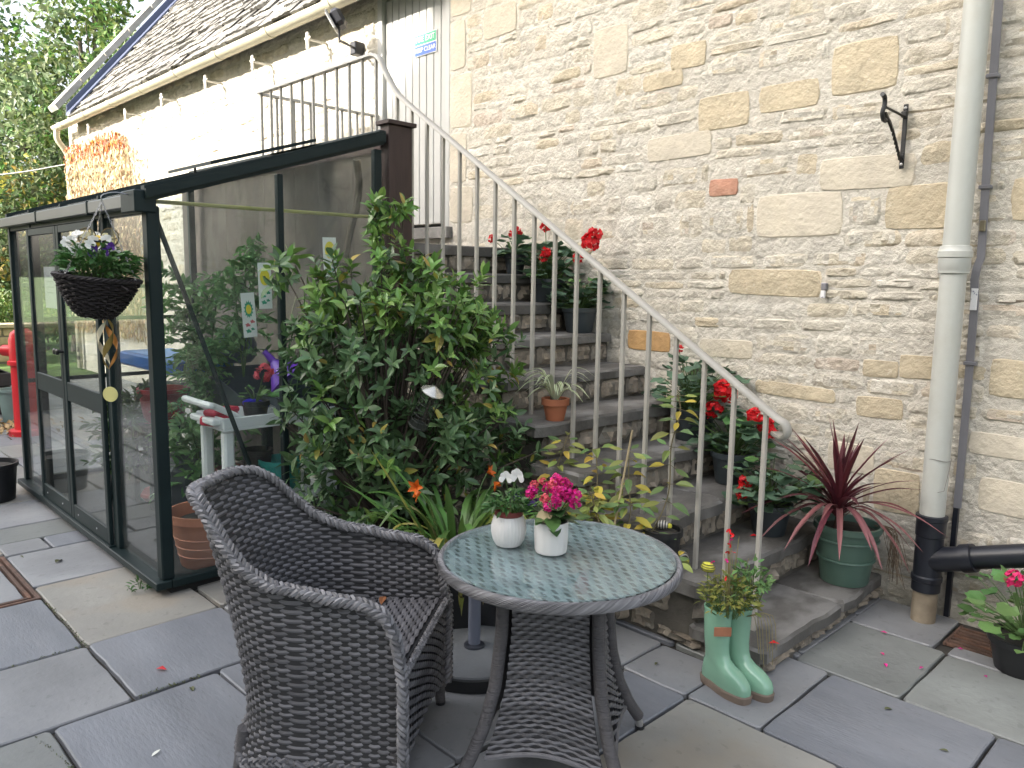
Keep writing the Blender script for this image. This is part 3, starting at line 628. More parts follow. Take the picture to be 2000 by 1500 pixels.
# soil pipe
pipeM = mat('pipe_paint', (.44, .45, .42), .42, .07, 3, .04, 30, stain=(.33, .31, .26), sscale=3, samt=.35)
blackP = mat('black_plastic_pipe', (.013, .015, .022), .38, .2, 5)
PX, PY = -1.165, 3.97
soilp = thing('soil_pipe', 'tall grey-cream painted soil pipe with black plastic branch at its foot', 'drainpipe', (PX, PY, 0))
MB().lathe([(.055, .30), (.055, 1.70), (.055, 4.1)], 28).build('pipe', pipeM, soilp)
MB().lathe([(.057, 1.665), (.064, 1.668), (.064, 1.685), (.067, 1.69), (.067, 1.735), (.072, 1.74), (.072, 1.765), (.067, 1.772), (.064, 1.79), (.057, 1.792)], 28).build('collar', pipeM, soilp)
MB().lathe([(.054, -.02), (.056, .10), (.054, .165)], 24).build('pipe_stub', mat('clay_pipe', (.32, .27, .2), .85, .25, 8, .4, 30, stain=(.15, .1, .06), samt=.6), soilp)
br = MB().lathe([(.056, .15), (.064, .152), (.064, .20), (.069, .205), (.069, .225), (.062, .232), (.062, .42), (.066, .425), (.066, .50), (.07, .505), (.07, .525), (.058, .528)], 28).build('branch_fitting', blackP, soilp)
mb = MB(); mb.tube([(0, 0, .30), (.10, -.01, .335), (.16, -.015, .355)], .058, 20); mb.tube([(.15, -.015, .352), (.20, -.018, .37)], .066, 20); mb.tube([(.17, -.015, .36), (.9, -.03, .60)], .053, 20); mb.build('branch_pipe', blackP, soilp)
MB().tube([(.005 + .056 * math.cos(a), .056 * math.sin(a), .80 + .004 * math.sin(3 * a)) for a in [2 * PI * q / 20 for q in range(21)]] + [(.06, -.02, .74), (.055, -.045, .66), (.03, -.05, .65)], .0015, 5).build('wire_tie', mat('wire', (.2, .19, .17), .5), soilp)
# flat lightning conductor
cond = thing('lightning_conductor', 'flat grey metal lightning conductor strip clipped to the wall right of the pipe', 'conductor', (-1.1, WY, 0))
cm = mat('lead_grey', (.24, .235, .255), .4, .12, 4, metal=.3)
mb = MB(); pth = [V((-.018, -.03, 4.0)), V((-.016, -.03, 2.9)), V((-.004, -.03, 2.2)), V((.006, -.03, 1.84)), V((.008, -.032, 1.74)), V((0, -.045, 1.70)), V((-.005, -.05, 1.64)), V((0, -.035, 1.55)), V((.004, -.03, 1.1)), V((.006, -.03, .55))]
vs = []; fs = []
for p in pth: vs += [(p.x - .0165, p.y, p.z), (p.x + .0165, p.y, p.z), (p.x + .0165, p.y + .012, p.z), (p.x - .0165, p.y + .012, p.z)]
for i in range(len(pth) - 1):
    for j in range(4): fs.append((i * 4 + j, i * 4 + (j + 1) % 4, i * 4 + 4 + (j + 1) % 4, i * 4 + 4 + j))
mb.add(vs, fs); mb.build('strip', cm, cond, sharp=20)
for (zz, xx) in ((2.55, -.012), (2.06, 0), (1.25, .004)): MB().box(xx - .026, xx + .026, -.04, .0, zz - .009, zz + .009, .003).build('clip', cm, cond)
MB().box(-.006, .018, -.046, -.03, 1.86, 1.91, .003).build('test_clamp', mat('brass_dull', (.3, .26, .18), .4, metal=.7), cond)
MB().box(-.012, .014, -.053, -.0385, 1.5, 1.60, .001).build('paper_tag', mat('tag_white', (.7, .7, .7), .6, .05, fleck=((.1, .1, .2), 90, .8)), cond)
MB().box(-.01, .012, -.03, 0, 0, .55).build('lower_sleeve', blackP, cond, smooth=False)
tagw = thing('wall_tag', 'tiny grey and white cable tag on the rubble wall left of the soil pipe', 'tag', (-1.822, WY, 1.578))
MB().box(-.014, .014, -.03, 0, 0, .04, .005).build('clip', cm, tagw); MB().box(-.011, .011, -.034, -.018, -.04, -.002, .001).build('paper_tag', mat('tag_white', (.7, .7, .7)), tagw)
# hanging-basket bracket
irn = mat('black_iron', (.012, .012, .013), .45, .2, 20, .3, 80)
bk = thing('iron_wall_bracket', 'black wrought-iron hanging bracket with twisted strut on the rubble wall', 'bracket', (-1.475, WY - .02, 2.33))
MB().box(-.011, .011, -.01, .0, -.155, .15, .003).build('back_plate', irn, bk)
for zz in (-.135, .13): MB().lathe([(.008, 0), (.006, .004), (.002, .006)], 10).build('screw', mat('steel', (.4, .4, .4), .35, metal=.8), bk, loc=(0, -.012, zz)).rotation_euler = (PI / 2, 0, 0)
MB().tube(spline([(0, -.008, .09), (-.004, -.12, .095), (-.008, -.235, .10)], 8), .006, 8).build('arm', irn, bk)
tw = MB(); P = spline([(0, -.008, -.12), (-.002, -.06, -.08), (-.005, -.15, .015), (-.008, -.235, .075)], 40); vs = []; fs = []
for i, p in enumerate(P):
    a = (max(0, min(1, (i / 40 - .3) / .35))) * 3 * PI; n1 = V((1, 0, 0)); n2 = V((0, .7, .7)); 
    for q in range(4):
        th = a + PI / 4 + q * PI / 2; vs.append(p + (n1 * math.cos(th) + n2 * math.sin(th)) * .0085)
for i in range(40):
    for q in range(4): fs.append((i * 4 + q, i * 4 + (q + 1) % 4, i * 4 + 4 + (q + 1) % 4, i * 4 + 4 + q))
tw.add(vs, fs); tw.build('twisted_strut', irn, bk, sharp=30)
hk = MB(); hk.tube(spline([(-.008, -.225, .04), (-.008, -.255, .045), (-.008, -.268, .075), (-.008, -.25, .105), (-.008, -.255, .14), (-.008, -.285, .15)], 16), .011, 8); hk.build('scroll_hook', irn, bk)
MB().box(-.014, .014, -.03, -.006, .085, .115, .004).build('lug', irn, bk); MB().box(-.014, .014, -.026, -.006, -.115, -.09, .004).build('lug', irn, bk)
# floodlight under the eave
fl = thing('floodlight', 'square floodlight on a black bracket under the eave beside the door', 'lamp', (-6.2, WY, 3.62))
R = Matrix.Rotation(math.radians(-42), 4, 'Z') @ Matrix.Rotation(math.radians(30), 4, 'X')
T = Matrix.Translation((.14, -.33, .16)) @ R
blk = mat('lamp_black', (.015, .015, .02), .45)
MB().box(-.09, .09, -.03, .07, -.075, .075, .03, T).build('housing', blk, fl)
MB().box(-.10, .10, -.05, -.03, -.085, .085, .006, T).build('front_frame', mat('lamp_frame', (.16, .16, .16), .4), fl)
MB().box(-.085, .085, -.056, -.049, -.07, .07, .001, T).build('lens', mat('lamp_lens', (.6, .6, .6), .25, .05), fl)
mb = MB(); mb.tube([(.10, -.28, .12), (.10, -.28, .0), (.18, -.33, 0), (.18, -.33, .12)], .009, 6); mb.tube([(.14, -.3, 0), (.05, -.1, .0), (.03, 0, 0)], .012, 6); mb.build('bracket', blk, fl)
MB().box(-.02, .07, -.1, -.001, -.05, .06, .008).build('junction_box', blk, fl)
# cable clips below the gutter
wm = mat('clip_white', (.62, .6, .55), .5)
for i, (x, wd) in enumerate(((-6.75, 'nearest the floodlight'), (-7.85, 'second from the floodlight'), (-9.0, 'third from the floodlight'), (-10.3, 'fourth from the floodlight'), (-11.6, 'above the edge of the creeper'), (-13.2, 'farthest, over the creeper'))):
    o = thing('light_hook', 'small white hook under the gutter, ' + wd, 'hook', (x, WY, 3.79), 0, 'hooks under the gutter')
    MB().box(-.012, .012, -.2, 0, -.008, .008, .003).build('arm', wm, o); MB().box(-.02, .02, -.22, -.2, -.09, .06, .005).build('plate', wm, o); MB().box(-.05, .05, -.215, -.205, .0, .02, .003).build('crossbar', wm, o)
wire = MB().tube(spline([(-14.8, WY - .1, 3.42), (-16, 3.4, 3.3), (-18, 2.2, 3.2), (-22, -.5, 3.25)], 20), .012, 6); tag(wire.build('overhead_cable', mat('cable', (.25, .25, .24), .6)), 'thin grey overhead cable running left from the barn corner', 'cable')
# safety sign on the door
sg = thing('door_sign', 'green and blue safety sign on the grey plank door', 'sign', (-5.295, WY + .03, 3.515))
MB().box(-.145, .145, -.004, .004, -.085, .085).build('plate', mat('sign_white', (.8, .8, .8), .4, .02), sg, smooth=False)
MB().box(-.138, .138, -.0065, -.004, .004, .08).build('green_panel', mat('sign_green', (.02, .33, .16), .4, .03), sg, smooth=False)
MB().box(-.138, .138, -.0065, -.004, -.08, -.004).build('blue_panel', mat('sign_blue', (.03, .10, .42), .4, .03), sg, smooth=False)
def text(s, size, m_, parent, loc, rot=(PI / 2, 0, 0), name='lettering', align='CENTER'):
    c = bpy.data.curves.new('t', 'FONT'); c.body = s; c.size = size; c.align_x = align; c.align_y = 'CENTER'; c.extrude = .0006
    o = bpy.data.objects.new('t', c); col.objects.link(o); bpy.context.view_layer.update()
    me = bpy.data.meshes.new_from_object(o.evaluated_get(bpy.context.evaluated_depsgraph_get())); bpy.data.objects.remove(o); me.materials.clear(); me.materials.append(m_)
    q = link(name, me, parent, loc); q.rotation_euler = rot; return q
wt = mat('sign_letters', (.85, .85, .85), .4, .01)
text('FIRE EXIT', .06, wt, sg, (0, -.0078, .042)); text('KEEP CLEAR', .05, wt, sg, (0, -.0078, -.042))
# ground ironwork
cov = thing('inspection_cover', 'recessed paved inspection cover with rusty metal rim in the paving', 'manhole cover', (-4.675, .63, 0))
rust = mat('rusty_iron', (.10, .06, .045), .8, .35, 20, .6, 60, stain=(.25, .1, .05), samt=.5)
mb = MB()
for (a, b_, c, d) in ((-.40, .40, .285, .305), (-.40, .40, -.305, -.285), (-.40, -.38, -.285, .285), (.38, .40, -.285, .285), (-.365, .365, .255, .272), (-.365, .365, -.272, -.255), (-.365, -.348, -.255, .255), (.348, .365, -.255, .255)): mb.box(a, b_, c, d, -.025, .001, .001)
mb.build('rim', rust, cov)
slab(cov, 'inset_slab', -.345, .345, -.252, .252, -.024, -.002, slabM[0])
dr = thing('drain_grate', 'rusty square drain grate by the foot of the soil pipe', 'drain', (-.89, 3.92, 0))
mb = MB()
for k in range(7): mb.box(-.13, .13, -.125 + k * .037, -.107 + k * .037, -.02, -.004, .002)
for k in (-.13, .118): mb.box(k, k + .012, -.13, .13, -.02, -.003, .002)
mb.build('grate', rust, dr)
# ================================================================== lean-to glasshouse
rnd = random.Random(21)
gfm = mat('green_aluminium', (.008, .017, .018), .5, .2, 4, .05, 30, spec=.25)
GX, GXF, GY, GB, EVZ, RGZ = -3.91, -6.62, 1.40, 2.74, 1.95, 2.39
gh = thing('glasshouse', 'dark green lean-to glasshouse with double doors against the landing wall', 'glasshouse', (GX, GY, 0))
L0 = GXF - GX; D = GB - GY                                  # local: x 0..L0 (negative), y 0..D
gpane = glass('glass_pane', (.94, .965, .96), .03, .85)
def bar(name, x0, x1, y0, y1, z0, z1, b=.004, m_=gfm, p=gh): return MB().box(x0, x1, y0, y1, z0, z1, b).build(name, m_, p, sharp=20)
bar('base_plinth', L0, .0, .03, D, -.02, .035, 0, mat('plinth_black', (.012, .012, .012), .8))
bar('sill', L0 - .03, .03, -.05, .03, .035, .075); bar('sill', -.03, .035, .031, D, .035, .078); bar('sill', L0 - .03, L0 + .02, .031, D, .035, .078)
rz_ = lambda y: EVZ + (RGZ - EVZ) * y / D
# corner and intermediate posts (front)
bar('corner_post', -.055, .012, -.012, .05, .0755, EVZ - .02, .006)
for (x, wd) in ((-.66, .075), (-2.12, .04)): bar('post', x - wd / 2, x + wd / 2, -.012, .04, .0755, EVZ - .02)
bar('corner_post', L0, L0 + .05, -.012, .045, .0755, EVZ - .02)
# eave beam + gutter
bar('eave_beam', L0, -.056, -.005, .04, EVZ - .055, EVZ + .02)
gtr = mat('eave_grey', (.06, .068, .066), .3, .15, 5); o = bar('eave_gutter', L0 - .06, -.17, -.06, -.0055, EVZ - .03, EVZ + .035, .006, gtr)
for k in (-.72, -1.75): bar('joint_strip', k, k + .02, -.064, -.004, EVZ - .034, EVZ + .038, .002, gfm)
bar('eave_end_cap', -.171, .02, -.066, .035, EVZ - .055, EVZ + .05, .006)
# gable near: posts, rafter, brace
def gpost(y, wd, x=0.0, zt=None): bar('gable_post', x - .035, x + .008, y - wd / 2, y + wd / 2, .0785, (zt or rz_(y)) - .03)
gpost(.685, .032); gpost(D - .03, .05); gpost(.685, .03, L0 + .03); gpost(D - .03, .05, L0 + .03)
def rafter(x, nm='rafter', w_=.045, h=.07, dz=0):
    mb = MB(); mb.prism([(-.02, EVZ - .01 + dz), (D, RGZ - .01 + dz), (D, RGZ + h + dz), (-.02, EVZ + h + dz)], x - w_ / 2, x + w_ / 2, 'x'); return mb.build(nm, gfm, gh, smooth=False)
rafter(.0); r_ = rafter(.034, 'rafter_cap', .018, .035, .02); 
for x in (-.66, -1.36, -2.08): rafter(x, 'glazing_bar', .025, .03, .035)
rafter(L0 + .02)
bar('ridge_bar', L0, .02, D - .03, D + .02, RGZ, RGZ + .07)
MB().tube([(-.04, .055, 1.86), (-.045, .52, .50), (-.045, .66, .10)], .013, 4, flat=.5).build('brace', gfm, gh)
MB().tube([(-.7, .06, 1.3), (-1.0, .06, .1)], .006, 5).build('brace', gfm, gh)
MB().tube([(-.05, .04, 1.955), (-.05, D, 1.965)], .010, 6).build('cane_bar', mat('cane', (.24, .23, .06), .6, .2, 6), gh)
MB().tube([(-.05, .06, 1.955), (-.4, .3, 1.99)], .006, 5).build('cane_bar', mat('cane', (.24, .23, .06)), gh)
for z, m_ in ((1.5, gtr), (1.25, gfm), (.8, gfm)): bar('cross_rail', L0 + .02, L0 + .04, .05, D, z, z + .03, .002, m_)
# glass: gable near (two lights), front fixed lights, roof, far gable
def gl_gable(x, y0, y1, zb=.08):
    MB().prism([(y0, zb), (y1, zb), (y1, rz_(y1) - .012), (y0, rz_(y0) - .012)], x - .002, x + .002, 'x').build('pane', gpane, gh, smooth=False)
for (x) in (-.012, L0 + .022):
    gl_gable(x, .045, .67); gl_gable(x, .70, D - .05)
def gl_front(x0, x1, z0=.078, z1=EVZ - .056, y=.012, p=gh): return MB().box(x0, x1, y - .002, y + .002, z0, z1).build('pane', gpane, p, smooth=False)
gl_front(-.62, -.056); gl_front(L0 + .051, -2.141)
rg = glass('roof_glass', (.93, .95, .94), .06, .9)
for (x0, x1) in ((-.645, -.02), (-1.345, -.675), (-2.065, -1.375), (L0 + .04, -2.095)):
    MB().prism([(.0, EVZ + .052), (D - .03, RGZ + .042), (D - .03, RGZ + .046), (.0, EVZ + .056)], x0, x1, 'x').build('roof_pane', rg, gh, smooth=False)
# roof vent, propped open
vt = MB(); vt.prism([(.62, rz_(.62) + .10), (D - .02, RGZ + .085), (D - .02, RGZ + .105), (.62, rz_(.62) + .12)], -1.35, -.70, 'x'); vt.build('roof_vent', gfm, gh, smooth=False)
MB().tube([(-1.0, .65, rz_(.65) + .06), (-1.0, .65, rz_(.65) + .1)], .008, 5).build('vent_arm', gfm, gh)
# doors
def sdoor(x0, x1, hs):
    d = MB(); zs0, zs1 = .085, EVZ - .06; w_ = .05; y0, y1 = -.036, -.014
    d.box(x0, x0 + w_, y0, y1, zs0, zs1, .004); d.box(x1 - w_, x1, y0, y1, zs0, zs1, .004); d.box(x0 + w_, x1 - w_, y0 + .001, y1 - .001, zs1 - .045, zs1, .003); d.box(x0 + w_, x1 - w_, y0 + .001, y1 - .001, zs0, zs0 + .09, .003); d.box(x0 + w_, x1 - w_, y0 + .002, y1 - .002, .83, .945, .003)
    o = d.build('door', gfm, gh, sharp=20)
    gl_front(x0 + w_, x1 - w_, zs0 + .09, .83, -.024, o); gl_front(x0 + w_, x1 - w_, .945, zs1 - .045, -.024, o)
    hx = x1 - .025 if hs > 0 else x0 + .025
    mb = MB(); mb.tube([(hx, -.036, 1.13), (hx, -.065, 1.13)], .008, 8); mb.lathe([(.005, 0), (.018, .004), (.02, .012), (.014, .02), (.004, .022)], 14); k = len(mb.v)
    for i in range(14 * 5): q = mb.v[k - 70 + i]; mb.v[k - 70 + i] = (hx + q[0], -.06 - q[2], 1.13 + q[1])
    mb.build('handle', mat('black_knob', (.01, .01, .01), .3), o)
    for s in (.15, .5): MB().lathe([(.006, 0), (.005, .003), (.001, .004)], 8).build('screw', mat('steel', (.4, .4, .4)), o, loc=(x0 + s, -.038, .13)).rotation_euler = (PI / 2, 0, 0)
    return o
sdoor(-1.42, -.70, -1); sdoor(-2.10, -1.425, 1)
bar('door_track', -2.12, -.68, -.048, -.0125, .0756, .084, .001); bar('door_track', -2.12, -.68, -.04, -.0065, EVZ - .0595, EVZ - .0555, .001)
# timber end post and ridge board
tb = mat('brown_timber', (.045, .026, .022), .6, .25, 4, .25, 30, stretch=(5, 5, .7))
pb = thing('timber_end_post', 'dark brown timber post boxed at the back corner of the glasshouse', 'post', (GX, 2.77, 0))
MB().box(-.06, .03, .0, .17, -.02, 2.50, .004).build('post', tb, pb, sharp=20); MB().box(-.08, .05, -.02, .19, 2.501, 2.525, .003).build('cap', tb, pb, sharp=20)
MB().box(-2.75, -.061, .09, .14, 2.36, 2.505, .004).build('ridge_board', tb, pb, sharp=20)
bd = thing('boarded_screen', 'grey-brown weathered board backing inside the glasshouse', 'screen', (0, 2.79, 0))
bdm = mat('old_board', (.14, .118, .10), .8, .25, 3, .3, 20, rand=.08, stretch=(1.5, 1.5, .8), stain=(.075, .066, .06), sscale=3, samt=.7, patch=((.2, .175, .15), 4, .5))
x = -3.98
while x > -6.9:
    w_ = rnd.uniform(.26, .5); MB().box(x - w_ + .0007, x - .0007, -.012, .008 + rnd.uniform(0, .004), .03, 2.355, .002).build('board', bdm, bd, sharp=20); x -= w_
# ---- things in the glasshouse
def pot_mb(r, h, t=.006, rim=.018, taper=.78, rimh=.03, n=24):
    return MB().lathe([(r * taper * .98, 0), (r * taper, .003), (r * .97, h - rimh), (r, h - rimh), (r + rim * .4, h - rimh + .002), (r + rim * .4, h), (r - t, h), (r - t - .004, h - .02), (r * taper - t, .012), (.001, .01)], n)
def pot(name, label, loc, r, h, m_, soilz=.88, group=None, cat='plant pot', n=24, taper=.78, rimh=.03):
    t = thing(name, label, cat, loc, 0, group); pot_mb(r, h, taper=taper, rimh=rimh, n=n).build('pot', m_, t)
    if soilz: rr = r * (taper + (1 - taper) * soilz) - .007; MB().lathe([(rr, h * soilz - .01), (rr * .9, h * soilz), (rr * .4, h * soilz + .006), (.001, h * soilz + .008)], 18).build('compost', soil, t)
    return t
terra = mat('terracotta', (.34, .115, .055), .75, .12, 7, .2, 40, stain=(.4, .2, .12), samt=.3)
terrap = mat('terracotta_plastic', (.38, .15, .09), .5, .08, 4)
blackpot = mat('black_plastic', (.012, .013, .015), .42, .2, 5)
greyplas = mat('slate_plastic', (.035, .045, .052), .45, .12, 5)
t = pot('terracotta_tub', 'wide terracotta tub inside the glasshouse corner behind the chair', (-4.12, 1.72, .04), .20, .30, terrap, .8, taper=.72, rimh=.045)
for k in range(3): MB().lathe([(.155 + k * .0098, .06 + k * .05), (.1605 + k * .0098, .066 + k * .05), (.157 + k * .0098, .074 + k * .05)], 24).build('ring', terrap, t)
# staging and trays
stg = thing('staging_bench', 'dark metal staging bench along the back of the glasshouse', 'bench', (-5.2, 2.42, 0))
for k in range(8): MB().box(-1.2, .95, -.26 + k * .066, -.21 + k * .066, .74, .76, .003).build('slat', gfm, stg)
for sx in (-1.15, -.1, .9):
    for sy in (-.24, .24): MB().box(sx - .02, sx + .02, sy - .02, sy + .02, .035, .74, .003).build('leg', gfm, stg)
def tray(name, label, loc, rz_deg, L, W_, H, m_):
    t = thing(name, label, 'tray', loc, math.radians(rz_deg)); mb = MB(); T_ = .006
    o = [(-L, -W_), (L, -W_), (L, W_), (-L, W_)]; vs = []
    hh = [H * .35, H * .35, H, H]
    for k, (s, zf) in enumerate(((.92, 0), (1, 1), (1.03, 1), (1.03, .97), (.985, .97), (.9, .012))):
        for (p, h) in zip(o, hh): vs.append((p[0] * s, p[1] * s, h * zf if k not in (0, 5) else (0 if k == 0 else .012)))
    fs = []
    for k in range(5):
        for i in range(4): fs.append((k * 4 + i, k * 4 + (i + 1) % 4, k * 4 + 4 + (i + 1) % 4, k * 4 + 4 + i))
    fs += [(3, 2, 1, 0), (20, 21, 22, 23)]; mb.add(vs, fs); mb.build('tray_shell', m_, t, smooth=False); return t
darktray = mat('tray_plastic', (.055, .068, .085), .35, .15, 5)
tray('potting_tray', 'dark grey potting tray with sloping sides inside the glasshouse', (-4.72, 2.36, .765), 90, .24, .3, .24, darktray)
tray('seed_tray', 'dark grey potting tray behind the purple funnel', (-4.28, 2.42, .80), 0, .22, .18, .24, darktray)
bl = thing('blue_tray', 'bright blue tray on the bench seen through the glass doors', 'tray', (-5.75, 2.2, .93))
MB().box(-.55, .55, -.2, .2, 0, .10, .012).build('shell', mat('blue_plastic', (.02, .12, .42), .35, .05), bl); MB().box(-.52, .52, -.17, .17, .101, .104).build('lining', mat('blue_inner', (.06, .25, .6), .4), bl, smooth=False)
pot('red_bucket', 'dark red bucket under the blue tray in the glasshouse', (-5.45, 2.0, .6), .16, .24, mat('red_plastic', (.30, .015, .02), .4), None, cat='bucket')
st2 = thing('plant_stool', 'small black stand holding the red bucket in the glasshouse', 'stand', (-5.45, 2.0, .04)); MB().box(-.18, .18, -.18, .18, .53, .559, .004).build('top', gfm, st2)
for sx in (-.15, .15):
    for sy in (-.15, .15): MB().box(sx - .015, sx + .015, sy - .015, sy + .015, 0, .53).build('leg', gfm, st2, smooth=False)
cansM = mat('grey_blue_plastic', (.09, .12, .16), .4, .1)
wc = thing('water_butt_jug', 'round grey-blue plastic jug behind the glasshouse corner post', 'jug', (-5.05, 2.35, 1.03)); MB().lathe([(.09, 0), (.12, .04), (.13, .12), (.10, .19), (.06, .21), (.06, .24), (.05, .24)], 20).build('body', cansM, wc); MB().tube(spline([(.10, 0, .18), (.16, 0, .16), (.16, 0, .08), (.12, 0, .05)], 10), .01, 6).build('handle', cansM, wc)
# white trolley
wp = mat('white_plastic', (.8, .81, .81), .4, .06, 3)
tr = thing('white_trolley', 'white plastic utility trolley with two shelves inside the glasshouse', 'trolley', (-4.06, 1.80, .04))
def shelf(z, h):
    mb = MB(); X0_, X1_, Y0_, Y1_ = -.36, 0, 0, .70
    mb.box(X0_, X1_, Y0_, Y1_, z, z + .015, .003); mb.box(X1_ - .014, X1_, Y0_, Y1_, z + .0151, z + h, .004); mb.box(X0_, X0_ + .014, Y0_, Y1_, z + .0151, z + h, .004); mb.box(X0_ + .0141, X1_ - .0141, Y0_, Y0_ + .014, z + .0151, z + h, .004); mb.box(X0_ + .0141, X1_ - .0141, Y1_ - .014, Y1_, z + .0151, z + h, .004); mb.build('shelf', wp, tr)
shelf(.72, .075); shelf(.26, .075)
for (x, y) in ((-.045, .04), (-.315, .04), (-.045, .66), (-.315, .66)):
    MB().box(x - .03, x + .03, y - .03, y + .03, .335, .719, .012).build('leg', wp, tr); MB().box(x - .022, x + .022, y - .022, y + .022, .07, .259, .008).build('leg', wp, tr)
    w_ = MB(); w_.lathe([(.002, -.012), (.034, -.012), (.036, 0), (.034, .012), (.002, .012)], 16); w_.v = [(x + p[2], y + p[0], .036 + p[1]) for p in w_.v]; w_.build('castor', blackpot, tr)
hd = MB(); hd.tube(spline([(-.02, .10, .79), (-.02, -.03, .86), (-.02, -.07, .875), (-.18, -.085, .88), (-.34, -.07, .875), (-.34, -.03, .86), (-.34, .10, .79)], 30), .018, 8); hd.build('handle', wp, tr)
MB().box(-.33, -.03, -.05, .0, .755, .79, .008).build('handle_lip', wp, tr)
def sm(name, label, mbs, loc, cat, m_): t = thing(name, label, cat, loc); [q.build(nm, m_, t) for nm, q in mbs]; return t
pr = mat('pink_red_plastic', (.55, .02, .06), .4); q = thing('red_box', 'bright red plastic holder lying on the white trolley', 'holder', (-4.24, 1.86, .78), .4); MB().box(-.05, .05, -.11, .11, .0, .05, .01).build('base', pr, q); MB().box(-.045, .045, -.09, .12, .051, .085, .012).build('lid', pr, q)
q = thing('blue_trowel', 'bright blue plastic grip with white tip on the trolley', 'tool', (-4.16, 2.04, .86), .3); MB().tube(spline([(0, -.09, .04), (0, 0, .03), (0, .09, .0)], 8), [.012, .02, .022, .02, .02, .018, .016, .014, .01], 8).build('grip', mat('blue_grip', (.03, .02, .5), .35), q); MB().tube([(0, .0905, .0), (0, .14, -.02)], [.013, .008], 8).build('tip', wp, q)
p1 = pot('nursery_pot', 'black nursery pot with a pink geranium on the white trolley', (-4.15, 2.03, .775), .072, .13, blackpot, .9)
p2 = pot('nursery_pot', 'black nursery pot of small seedlings at the back of the trolley', (-4.15, 2.25, .775), .07, .115, blackpot, .9)
q = thing('plant_tag', 'white plant label with black marks among the bush leaves', 'label', (-3.98, 2.37, .80)); MB().box(-.002, .002, -.03, .03, .0, .07, .001).build('card', mat('tag_white', (.7, .7, .7)), q); MB().box(.002, .0035, -.018, .018, .045, .055).build('printed_marks', blackpot, q, smooth=False); MB().box(-.003, .003, -.004, .004, -.05, 0).build('stake', wp, q, smooth=False)
fn = thing('purple_funnel', 'large purple plastic funnel lying on its side on the tray', 'funnel', (-4.33, 2.34, .99), math.radians(0))
mb = MB(); mb.lathe([(.13, 0), (.135, .005), (.13, .012), (.022, .14), (.017, .22), (.014, .22), (.018, .14), (.12, .014), (.125, .001)], 28); f_ = mb.build('cone', mat('purple_plastic', (.13, .03, .42), .35, .05), fn); f_.rotation_euler = V((0, 0, 1)).rotation_difference(V((-.45, -.5, .75))).to_euler()
# lower shelf pots
tl = mat('teal_plastic', (.02, .30, .27), .4, .06); gn = mat('bright_green_plastic', (.02, .32, .08), .4)
pot('teal_pot', 'teal plastic pot on the lower trolley shelf', (-4.16, 2.18, .325), .12, .22, tl, None)
pot('green_bowl', 'bright green bowl on the lower trolley shelf', (-4.27, 1.95, .325), .11, .10, gn, None)
pot('brown_pot', 'brown plastic pot nested in the green bowl on the trolley', (-4.27, 1.95, .345), .10, .16, mat('brown_plastic', (.12, .04, .03), .5), None)
pot('dark_pot', 'dark plastic pot leaning behind the brown pot on the trolley', (-4.27, 2.09, .325), .085, .27, mat('dark_brown_plastic', (.03, .02, .02), .5), None)
pot('white_cup', 'white plastic cup at the front of the lower trolley shelf', (-4.115, 1.91, .325), .05, .12, wp, None, cat='cup', taper=.8, rimh=.01)
# sacks and bottom clutter
q = thing('compost_bag', 'grey compost bag with white lettering on the glasshouse floor', 'bag', (-4.95, 1.95, .04)); MB().box(-.2, .2, -.16, .16, 0, .42, .06).build('sack', mat('bag_plastic', (.06, .065, .075), .5, .2, 3, .5, 8), q); text('TO PLY', .06, wt, q, (.205, 0, .25), (PI / 2, 0, PI / 2))
q = thing('red_edged_sack', 'red and white sack flat on the glasshouse floor', 'bag', (-5.4, 2.05, .04), .3); MB().box(-.22, .22, -.16, .16, 0, .10, .04).build('sack', mat('red_sack', (.4, .06, .06), .55, .1, 2, patch=((.5, .48, .46), 5, .9)), q)
# tomato-like plants
def feathery(name, label, loc, h, n, seed, m_, spread=.22, ls=.05):
    rn = random.Random(seed); t = thing(name, label, 'plant', loc, 0, 'plants growing in the glasshouse'); st = MB(); P = Pieces()
    for k in range(3):
        a = rn.uniform(0, 6.28); pts = spline([(0, 0, 0), (math.cos(a) * spread * .3, math.sin(a) * spread * .3, h * .5), (math.cos(a) * spread * .5, math.sin(a) * spread * .5, h * rn.uniform(.85, 1))], 12); st.tube(pts, .006, 5)
        for i in range(2, 13):
            for s in range(2):
                th = rn.uniform(0, 6.28); L_ = spread * rn.uniform(.5, 1.1); tip = pts[i] + V((math.cos(th) * L_, math.sin(th) * L_, rn.uniform(-.06, .08))); sp = spline([pts[i], (pts[i] + tip) / 2 + V((0, 0, .03)), tip], 6); st.tube(sp, .0025, 4)
                for p in sp[1:]:
                    for q in range(2): P.add(rn.choice(LEAF), m_, frame(p, (tip - pts[i]).normalized() + rdir(rn) * .9, rdir(rn, 1.2), ls * rn.uniform(.7, 1.4)))
    st.build('stem', mat('green_stem', (.08, .14, .04), .6), t); P.emit(t, 'leaf', 60, 'foliage', V(loc))
tomM = mat('tomato_leaf', (.14, .27, .10), .55, .15, 4, rand=.3, hue=.02, trans=.3)
feathery('tomato_plant', 'tall feathery tomato plant behind the glass of the gable end', (-4.86, 2.3, .95), .85, 3, 3, tomM, .2, .055)
feathery('tomato_plant', 'shorter feathery plant beside the glasshouse corner post', (-5.25, 2.2, .85), .75, 3, 5, tomM, .24, .06)
feathery('tomato_plant', 'low bright leafy plant in the near potting tray', (-4.95, 2.05, .78), .38, 3, 6, tomM, .16, .05)
feathery('tomato_plant', 'dim leafy plant behind the white trolley', (-4.75, 1.95, .2), .6, 3, 7, tomM, .26, .07)
feathery('tomato_plant', 'dim leafy plant on the far side by the blue tray', (-5.6, 1.8, .2), .6, 3, 8, leafB, .26, .07)
